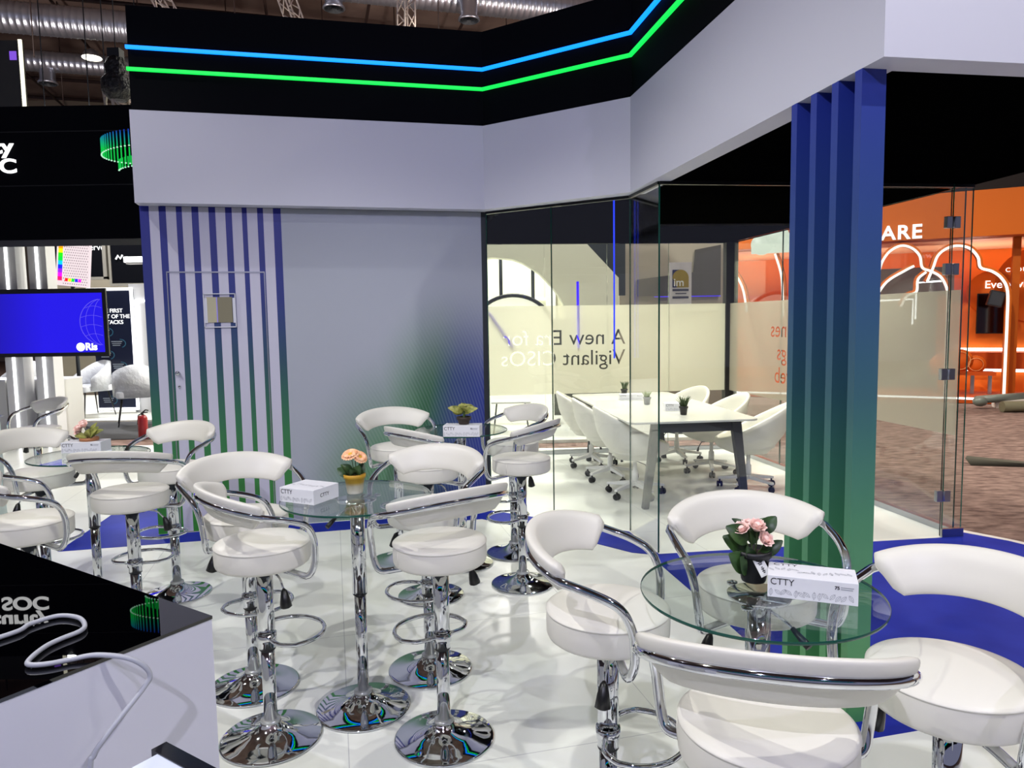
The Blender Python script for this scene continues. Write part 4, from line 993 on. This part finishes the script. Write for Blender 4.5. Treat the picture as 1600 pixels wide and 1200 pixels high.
# ------------------------------------------------------------------ orange stand at right
OA, OB = (9.1, 12.9), (5.6, 14.6)
Mo = frame((OB[0], OB[1], 0), (OA[0] - OB[0], OA[1] - OB[1]))   # x = along the front, +y = behind
orange = mat('orange_board', (190, 92, 14), .6, spec=.25); orange2 = mat('bright_orange_board', (232, 110, 30), .6, spec=.25); orange_d = mat('deep_orange_board', (186, 76, 16), .6, spec=.25)
led_o = emis('warm_white_outline', (255, 246, 235), 1.6)
ost = thing('orange_stand', 'bright orange exhibition stand with a wide lettered header, beyond the glass at right', 'exhibition stand', (OB[0], OB[1], 0))
invo = Matrix.Translation((-OB[0], -OB[1], 0)) @ Mo
mb = MB(); mb.box(-2.4, 6.2, -.05, .35, 2.98, 3.80, M=invo); mb.build('header', orange, ost)
text('lettering', 'ARE', .36, txt_w, invo @ Matrix.Translation((1.63, -.07, 3.01)), ost, .03, .008, spacing=1.12)
mb = MB()
for cx, cz, rr in ((-.52, 3.05, .21), (-.22, 3.2, .22), (-.05, 3.08, .18)): mb.lathe([(0, 0), (rr, 0), (rr, .03), (0, .03)], 32, M=invo @ Matrix.Translation((cx, -.06, cz)) @ R90)
mb.box(-.72, 0, -.09, -.055, 2.87, 3.06, M=invo); mb.build('cloud_mark', emis('cloud_glow', (235, 245, 225), 1.0), ost)
mb = MB(); mb.box(-2.4, 6.2, .5, 3.2, 2.98, 3.08, M=invo); mb.build('canopy', mat('peach_canopy', (232, 170, 130), .6), ost)
mb = MB(); mb.box(-2.4, 6.2, 3.3, 3.4, 0, 3.1, M=invo); mb.build('rear_wall', orange2, ost)
mb = MB(); mb.box(-2.4, 6.2, -.35, 3.2, -.02, .08, M=invo); mb.build('platform', orange_d, ost)
mb = MB(); mb.box(-2.4, 6.2, -.37, -.35, .05, .085, M=invo); mb.build('platform_led', led_w, ost)
mb = MB(); mb.box(3.80, 3.92, .40, .52, 0, 2.98, M=invo); mb.build('post', orange, ost)
# big discs with letters
mb = MB()
for cx, cz, rr in ((4.05, 2.12, .72), (3.30, 2.0, .42)): mb.lathe([(0, 0), (rr, 0), (rr, .04), (0, .04)], 40, M=invo @ Matrix.Translation((cx + .3, 1.2, cz)) @ R90)
mb.box(2.7, 6, 1.22, 1.30, .08, 1.98, M=invo)
mb.build('cloud_wall', orange2, ost)
text('lettering', 'CLOUDI', .115, txt_w, invo @ Matrix.Translation((3.80, 1.13, 2.38)), ost, .01, spacing=1.25)
text('lettering', 'Everywhere', .21, txt_w, invo @ Matrix.Translation((3.47, 1.13, 2.08)), ost, .01)
mb = MB(); mb.box(1.2, 3.0, 1.5, 1.6, .08, 2.55, M=invo); mb.build('grey_panel', mat('grey_panel', (120, 122, 116), .5), ost)
for u_x in (-1.0, 1.2, 3.4, 5.2):
    q = Mo @ V((u_x, 1.9, 1.9)); lamp('canopy_fill_uplight', tuple(q), tuple(q + V((0, 0, 1))), 70, (1, .9, .8), .15, 160, .5)  # unseen lamps added to brighten the underside of the canopy
def cloud_arch(pts, depth, label_, w=.045):
    P = spline([(x, 0, z) for x, z in pts], 5)
    mb = MB(); 
    rings = []
    for i, q in enumerate(P):
        a = V(P[min(i + 1, len(P) - 1)]) - V(P[max(i - 1, 0)]); n = V((-a.z, 0, a.x)).normalized()
        q = V(q); rings.append([tuple(q), tuple(q + n * .06), tuple(q + n * .06 + V((0, depth, 0))), tuple(q + V((0, depth, 0)))])
    mb.loft(rings, True, True, smooth=False, M=invo); arch_ = mb.build('cloud_arch', orange, ost)
    mb = MB(); mb.tube([(x, -.012, z) for x, y, z in P], .023, 8, M=invo); mb.build('led_outline', led_o, arch_)
cloud_arch([(1.50, 2.1), (1.60, 2.354), (1.659, 2.593), (1.784, 2.791), (1.973, 2.888), (2.155, 2.83), (2.285, 2.681), (2.333, 2.465), (2.48, 2.388), (2.638, 2.275), (2.736, 2.072), (2.764, 1.836), (2.77, 1.0), (2.77, .08)], .35, '')
cloud_arch([(2.42, 2.2), (2.509, 2.457), (2.575, 2.665), (2.703, 2.787), (2.873, 2.835), (3.074, 2.777), (3.208, 2.609), (3.254, 2.423), (3.432, 2.346), (3.582, 2.214), (3.677, 1.983), (3.69, 1.469), (3.69, .777), (3.69, .08)], .35, '')
cloud_arch([(-1.15, 2.62), (-1.0, 2.42), (-.88, 2.15), (-.80, 1.7)], .25, '')
cloud_arch([(-.27, 2.86), (-.16, 2.5), (-.12, 2.2), (-.10, 1.6)], .25, '')
cloud_arch([(1.55, 1.9), (1.75, 2.22), (2.05, 2.42), (2.2, 2.5)], .2, '')
cloud_arch([(2.0, 1.75), (2.1, 1.95), (2.25, 2.02), (2.27, 2.25), (2.4, 2.38)], .2, '')
mb = MB(); mb.tube([(2.30, .9, 1.5), (2.30, .9, 2.22), (2.75, .9, 2.24)], .018, 6, M=invo); mb.tube([(1.6, .9, 1.88), (2.25, .9, 1.9), (2.25, .9, 1.4)], .018, 6, M=invo); mb.build('led_lines', led_w, ost)
mb = MB(); mb.box(-1.82, -1.55, .0, .12, 2.4, 3.3, M=invo); mb.build('side_board', orange2, ost)
mb = MB(); mb.box(3.10, 6, 1.10, 1.18, .86, .92, M=invo); mb.box(3.10, 6, 1.10, 1.18, .46, .52, M=invo); mb.build('shelf_led', led_w, ost)
mb = MB(); mb.box(3.10, 6, 1.0, 1.2, .52, .84, M=invo); mb.build('shelf_back', orange_d, ost)
for i, (x0, x1) in enumerate(((3.36, 3.98), (4.47, 5.4))):
    t = thing('wall_screen', 'black wall screen on the orange stand, ' + ('left one beside the LED arch leg' if i == 0 else 'right one cut off by the picture edge'), 'screen', tuple(Mo @ V((x0, 1.12, 1.2))), 0)
    iv = Matrix.Translation(-(Mo @ V((x0, 1.12, 1.2)))) @ Mo @ Matrix.Translation((x0, 1.12, 1.2))
    mb = MB(); mb.box(0, x1 - x0, 0, .06, 0, .78, M=iv); mb.build('bezel', blackp, t); mb = MB(); mb.box(.02, x1 - x0 - .02, -.004, 0, .02, .76, M=iv); mb.build('display', mat('dark_red_screen', (28, 8, 8), .1), t)
t = thing('speaker', 'small black speaker mounted on the orange LED arch leg', 'speaker', tuple(Mo @ V((3.55, .3, 1.86))), radians(-26)); mb = MB(); mb.box(-.12, .12, -.1, .1, -.14, .14, M=Matrix.Rotation(.25, 4, 'Y')); mb.build('cabinet', blackp, t, .01); mb = MB(); mb.box(-.1, .1, -.105, -.1, -.12, .12, M=Matrix.Rotation(.25, 4, 'Y')); mb.build('grille', dgrey, t)
bn = thing('bench', 'grey bench with orange cloud backboard on the orange stand', 'bench', tuple(Mo @ V((3.15, .45, .08))), atan2(OA[1] - OB[1], OA[0] - OB[0]))
mb = MB(); mb.box(-.6, .45, -.2, .2, .36, .42); mb.build('seat', orange_d, bn)
for x in (-.5, .1, .38):
    mb = MB(); mb.box(x - .03, x + .03, -.03, .03, 0, .36); mb.build('leg', steel, bn)
mb = MB()
for cx, cz, rr in ((-.1, .62, .22), (.16, .55, .17), (-.4, .55, .2)): mb.lathe([(0, 0), (rr, 0), (rr, .06), (0, .06)], 32, M=Matrix.Translation((cx, .16, cz)) @ R90)
mb.build('cloud_backboard', orange2, bn)
mb = MB()
for cx, cz, rr in ((-.1, .62, .17), (.16, .55, .12)): mb.tube([(cx + rr * cos(2 * pi * k / 24), .08, cz + rr * sin(2 * pi * k / 24)) for k in range(24)], .006, 6, True)
mb.build('backboard_outline', mat('pale_orange_line', (250, 190, 120), .5), bn)
# rolls of carpet lying in front
mb = MB(); mb.tube([(8.05, 11.75, .06), (10.2, 11.6, .06)], .09, 16); tag(mb.build('carpet_roll', mat('olive_roll', (112, 106, 82), .8)), 'rolled olive carpet lying on the aisle in front of the orange stand', 'carpet roll')
mb = MB(); mb.tube([(7.95, 12.25, .12), (8.9, 12.35, .16)], .07, 16); mb.ball((7.98, 12.2, .1), .12, .1, .09); tag(mb.build('plastic_bundle', mat('grey_plastic_bundle', (120, 128, 118), .3)), 'crumpled plastic-wrapped bundle beside the carpet roll', 'bundle')
mb = MB(); mb.box(-.7, .5, -.12, .12, 0, .12); o = mb.build('packed_box', mat('white_printed_packaging', (200, 190, 180), .5)); o.location = (9.0, 12.15, .02); o.rotation_euler = (0, -.08, -.35); tag(o, 'long white packaging lying at the foot of the LED arch leg', 'box')
mb = MB(); mb.loft([[(4.9, 7.6, -.028), (5.0, 7.75, -.028), (4.95, 7.75, .05), (4.9, 7.7, .03)], [(5.9, 7.35, -.028), (5.9, 7.45, -.028), (5.9, 7.4, -.02), (5.9, 7.38, -.02)]], True, True)
tag(mb.build('carpet_offcut', mat('dark_offcut', (70, 66, 54), .9)), 'folded dark carpet offcut on the brown aisle behind the side glass', 'carpet offcut')

# ------------------------------------------------------------------ hall shell
hallc = mat('brown_hall_ceiling', (112, 94, 88), .9); noisy(hallc, (98, 80, 74), (124, 106, 98), .5)
mb = MB(); mb.prism([(-60, -14), (60, -14), (60, 45), (-60, 45)], 12.6, 12.7); struct(mb.build('ceiling_hall', hallc))
mb = MB(); mb.box(-60, 60, 36, 36.2, 0, 12.6); struct(mb.build('wall_rear', mat('hall_wall_paint', (120, 110, 98), .9)))
mb = MB(); mb.box(-11, -2.8, 17.2, 17.4, 0, 5.2); struct(mb.build('wall_left', mat('beige_stand_wall', (128, 120, 104), .8)))
galv = mat('galvanised_duct', (168, 172, 186), .32, .85)
Dd = V((cos(radians(15.6)), sin(radians(15.6)), 0))
def duct(c, rad, L, label):
    c = V(c); prof = []; n = int(L / .18)
    P = []; R_ = []
    for k in range(n):
        P.append(tuple(c + Dd * (k * .18))); R_.append(rad); P.append(tuple(c + Dd * (k * .18 + .02))); R_.append(rad * 1.035); P.append(tuple(c + Dd * (k * .18 + .04))); R_.append(rad)
    mb = MB(); mb.tube(P, R_, 28); o = mb.build('ventilation_duct', galv); tag(o, label, 'duct', 'ribbed ducts under the hall ceiling')
duct((-21.5, 20.2, 10.75), .44, 14.5, 'ribbed silver ventilation duct, nearest of those at upper left')
duct((-22, 23.2, 10.5), .33, 12, 'ribbed silver ventilation duct behind the nearer one at upper left')
duct((-6.0, 20.2, 10.85), .42, 11, 'ribbed silver ventilation duct above the black header, top centre')
def diffuser(loc, label, h=.8):
    t = thing('air_diffuser', label, 'air diffuser', loc, 0, 'round air diffusers on the ducts')
    mb = MB(); mb.lathe([(.24, h), (.24, .12), (.30, .04), (.31, 0), (.27, -.02)], 28); mb.build('spout', galv, t)
    mb = MB()
    for rr in (.26, .18, .10): mb.lathe([(rr, -.03), (rr - .03, .02)], 24)
    mb.lathe([(0, .01), (.25, .03)], 24); mb.build('grille', dgrey, t)
for q, lb in (((-11.6, 19.6, 10.42), 'round air diffuser at the top left edge'), ((-15.46, 25.05, 9.80), 'round air diffuser under the rear duct, left'), ((-7.95, 20.0, 10.45), 'round air diffuser above the left end of the black header'),
              ((-4.75, 20.7, 10.25), 'round air diffuser between the two lattice trusses'), ((-1.05, 21.1, 10.05), 'round air diffuser right of the lattice trusses')):
    diffuser(q, lb)
hl = thing('high_bay_lamp', 'bright high bay lamp hanging between the ducts at upper left', 'lamp', (-13.4, 24.1, 10.25)); mb = MB(); mb.lathe([(0, 0), (.28, 0), (.26, .06), (0, .06)], 24); mb.build('lens', emis('warm_lamp_glow', (255, 250, 225), 6), hl); mb = MB(); mb.lathe([(.3, .02), (.22, .2), (.06, .3), (0, .3)], 24); mb.build('reflector', galv, hl)
# purlins and rods of the roof
pur = mat('dark_roof_steel', (44, 28, 26), .6)
for k in range(9):
    mb = MB(); a = V((-26, 15 + 3.0 * k, 12.2)); b = a + Dd * 34; mb.tube([tuple(a), tuple(b)], .07, 6); tag(mb.build('roof_purlin', pur), 'dark steel rod running along the hall ceiling', 'roof beam', 'roof steel rods')
for k in range(9):
    mb = MB(); a = V((-22 + 3.4 * k, 14, 12.0)); b = V((-22 + 3.4 * k - 6, 36, 12.0)); mb.tube([tuple(a), tuple(b)], .05, 6); tag(mb.build('roof_brace', pur), 'slanted dark brace under the hall ceiling', 'roof beam', 'slanted roof braces')
for k in range(12):
    x = -19 + k * 1.9; y = 21 + (k % 3) * 2.2; mb = MB(); mb.tube([(x, y, 9.2), (x, y, 12.6)], .018, 5); tag(mb.build('suspension_wire', pur), 'thin suspension wire hanging from the hall ceiling', 'wire', 'suspension wires')
# lattice trusses
trm = mat('white_truss_steel', (214, 196, 188), .5)
def truss(a, b, w, label, name='lattice_truss', m_=trm):
    a, b = V(a), V(b); d = (b - a).normalized(); x = d.orthogonal().normalized(); y = d.cross(x); L = (b - a).length
    cs = [x * w / 2 + y * w / 2, -x * w / 2 + y * w / 2, -x * w / 2 - y * w / 2, x * w / 2 - y * w / 2]
    mb = MB()
    for c in cs: mb.tube([tuple(a + c), tuple(b + c)], w * .075, 6)
    n = max(2, int(L / w)); 
    for k in range(n):
        for q in range(4):
            c0, c1 = cs[q], cs[(q + 1) % 4]
            if k % 2: c0, c1 = c1, c0
            mb.tube([tuple(a + d * (L * k / n) + c0), tuple(a + d * (L * (k + 1) / n) + c1)], w * .05, 5)
    tag(mb.build(name, m_), label, 'truss')
truss((-6.35, 12, 8.4), (-5.25, 12.0, 6.3), .20, 'white lattice truss rising behind the black header, leftmost')
truss((-4.0, 12, 8.3), (-3.25, 12, 6.0), .20, 'white lattice truss rising behind the black header, second from left')
truss((-1.55, 12, 8.0), (-1.62, 12, 5.9), .20, 'white lattice truss rising behind the black header, the near vertical one')
truss((-3.98, 7.6, 4.10), (-3.90, 7.6, 3.2), .22, 'short truss end under the black hoist cover beside the header', m_=mat('weathered_truss', (170, 160, 146), .5))
truss((-4.12, 7.7, 3.95), (-3.5, 7.7, 4.0), .16, 'horizontal truss bar behind the black hoist cover', m_=trm)
hs = thing('chain_hoist', 'black chain hoist with crumpled cover hanging beside the black header', 'hoist', (-3.93, 7.5, 4.0))
bag = mat('black_crumpled_fabric', (9, 9, 11), .45); bump(bag, 18, 1., .06, 5)
mb = MB(); mb.lathe([(0, -.12), (.08, -.13), (.15, -.04), (.15, .06), (.10, .12), (.11, .2), (.08, .28), (.03, .31), (0, .31)], 18); mb.build('cover', bag, hs)
mb = MB(); mb.box(-.06, .06, -.05, .05, .28, .37); mb.build('motor', blackp, hs); mb = MB(); mb.tube([(0, 0, .36), (0, 0, 8.6)], .005, 6); mb.build('chain', dgrey, hs)
# dark panel with white LED edge at the upper left
t = thing('dark_banner_panel', 'tall dark panel with a glowing white edge and small violet square at upper left', 'panel', (-6.6, 9, 3.3))
mb = MB(); mb.box(-1.2, .72, 0, .1, -.2, 1.75); mb.build('board', mat('dark_grey_board', (46, 46, 44), .5), t)
mb = MB(); mb.box(.715, .755, .0, .02, -.2, 1.76); mb.build('led_edge', emis('warm_white_led', (255, 250, 225), 1.6), t)
mb = MB(); mb.box(.61, .69, -.01, 0, 1.52, 1.62); mb.build('violet_square', emis('soft_violet', (140, 90, 235), .9), t)

# ------------------------------------------------------------------ rest of the stand behind the viewer (seen only in the chrome)
mb = MB(); mb.box(-4.5, 4.5, -2.7, -2.5, 2.6, 3.85); struct(mb.build('trim_7', black_f), 'black header of the stand behind the viewer', 'fascia')
for z, m_, lb in ((3.5, led_b, 'blue LED line on the header behind the viewer'), (3.3, led_g, 'green LED line on the header behind the viewer')):
    mb = MB(); mb.box(-4.5, 4.5, -2.5, -2.48, z - .02, z + .02); tag(mb.build('led_strip', m_), lb, 'light strip')
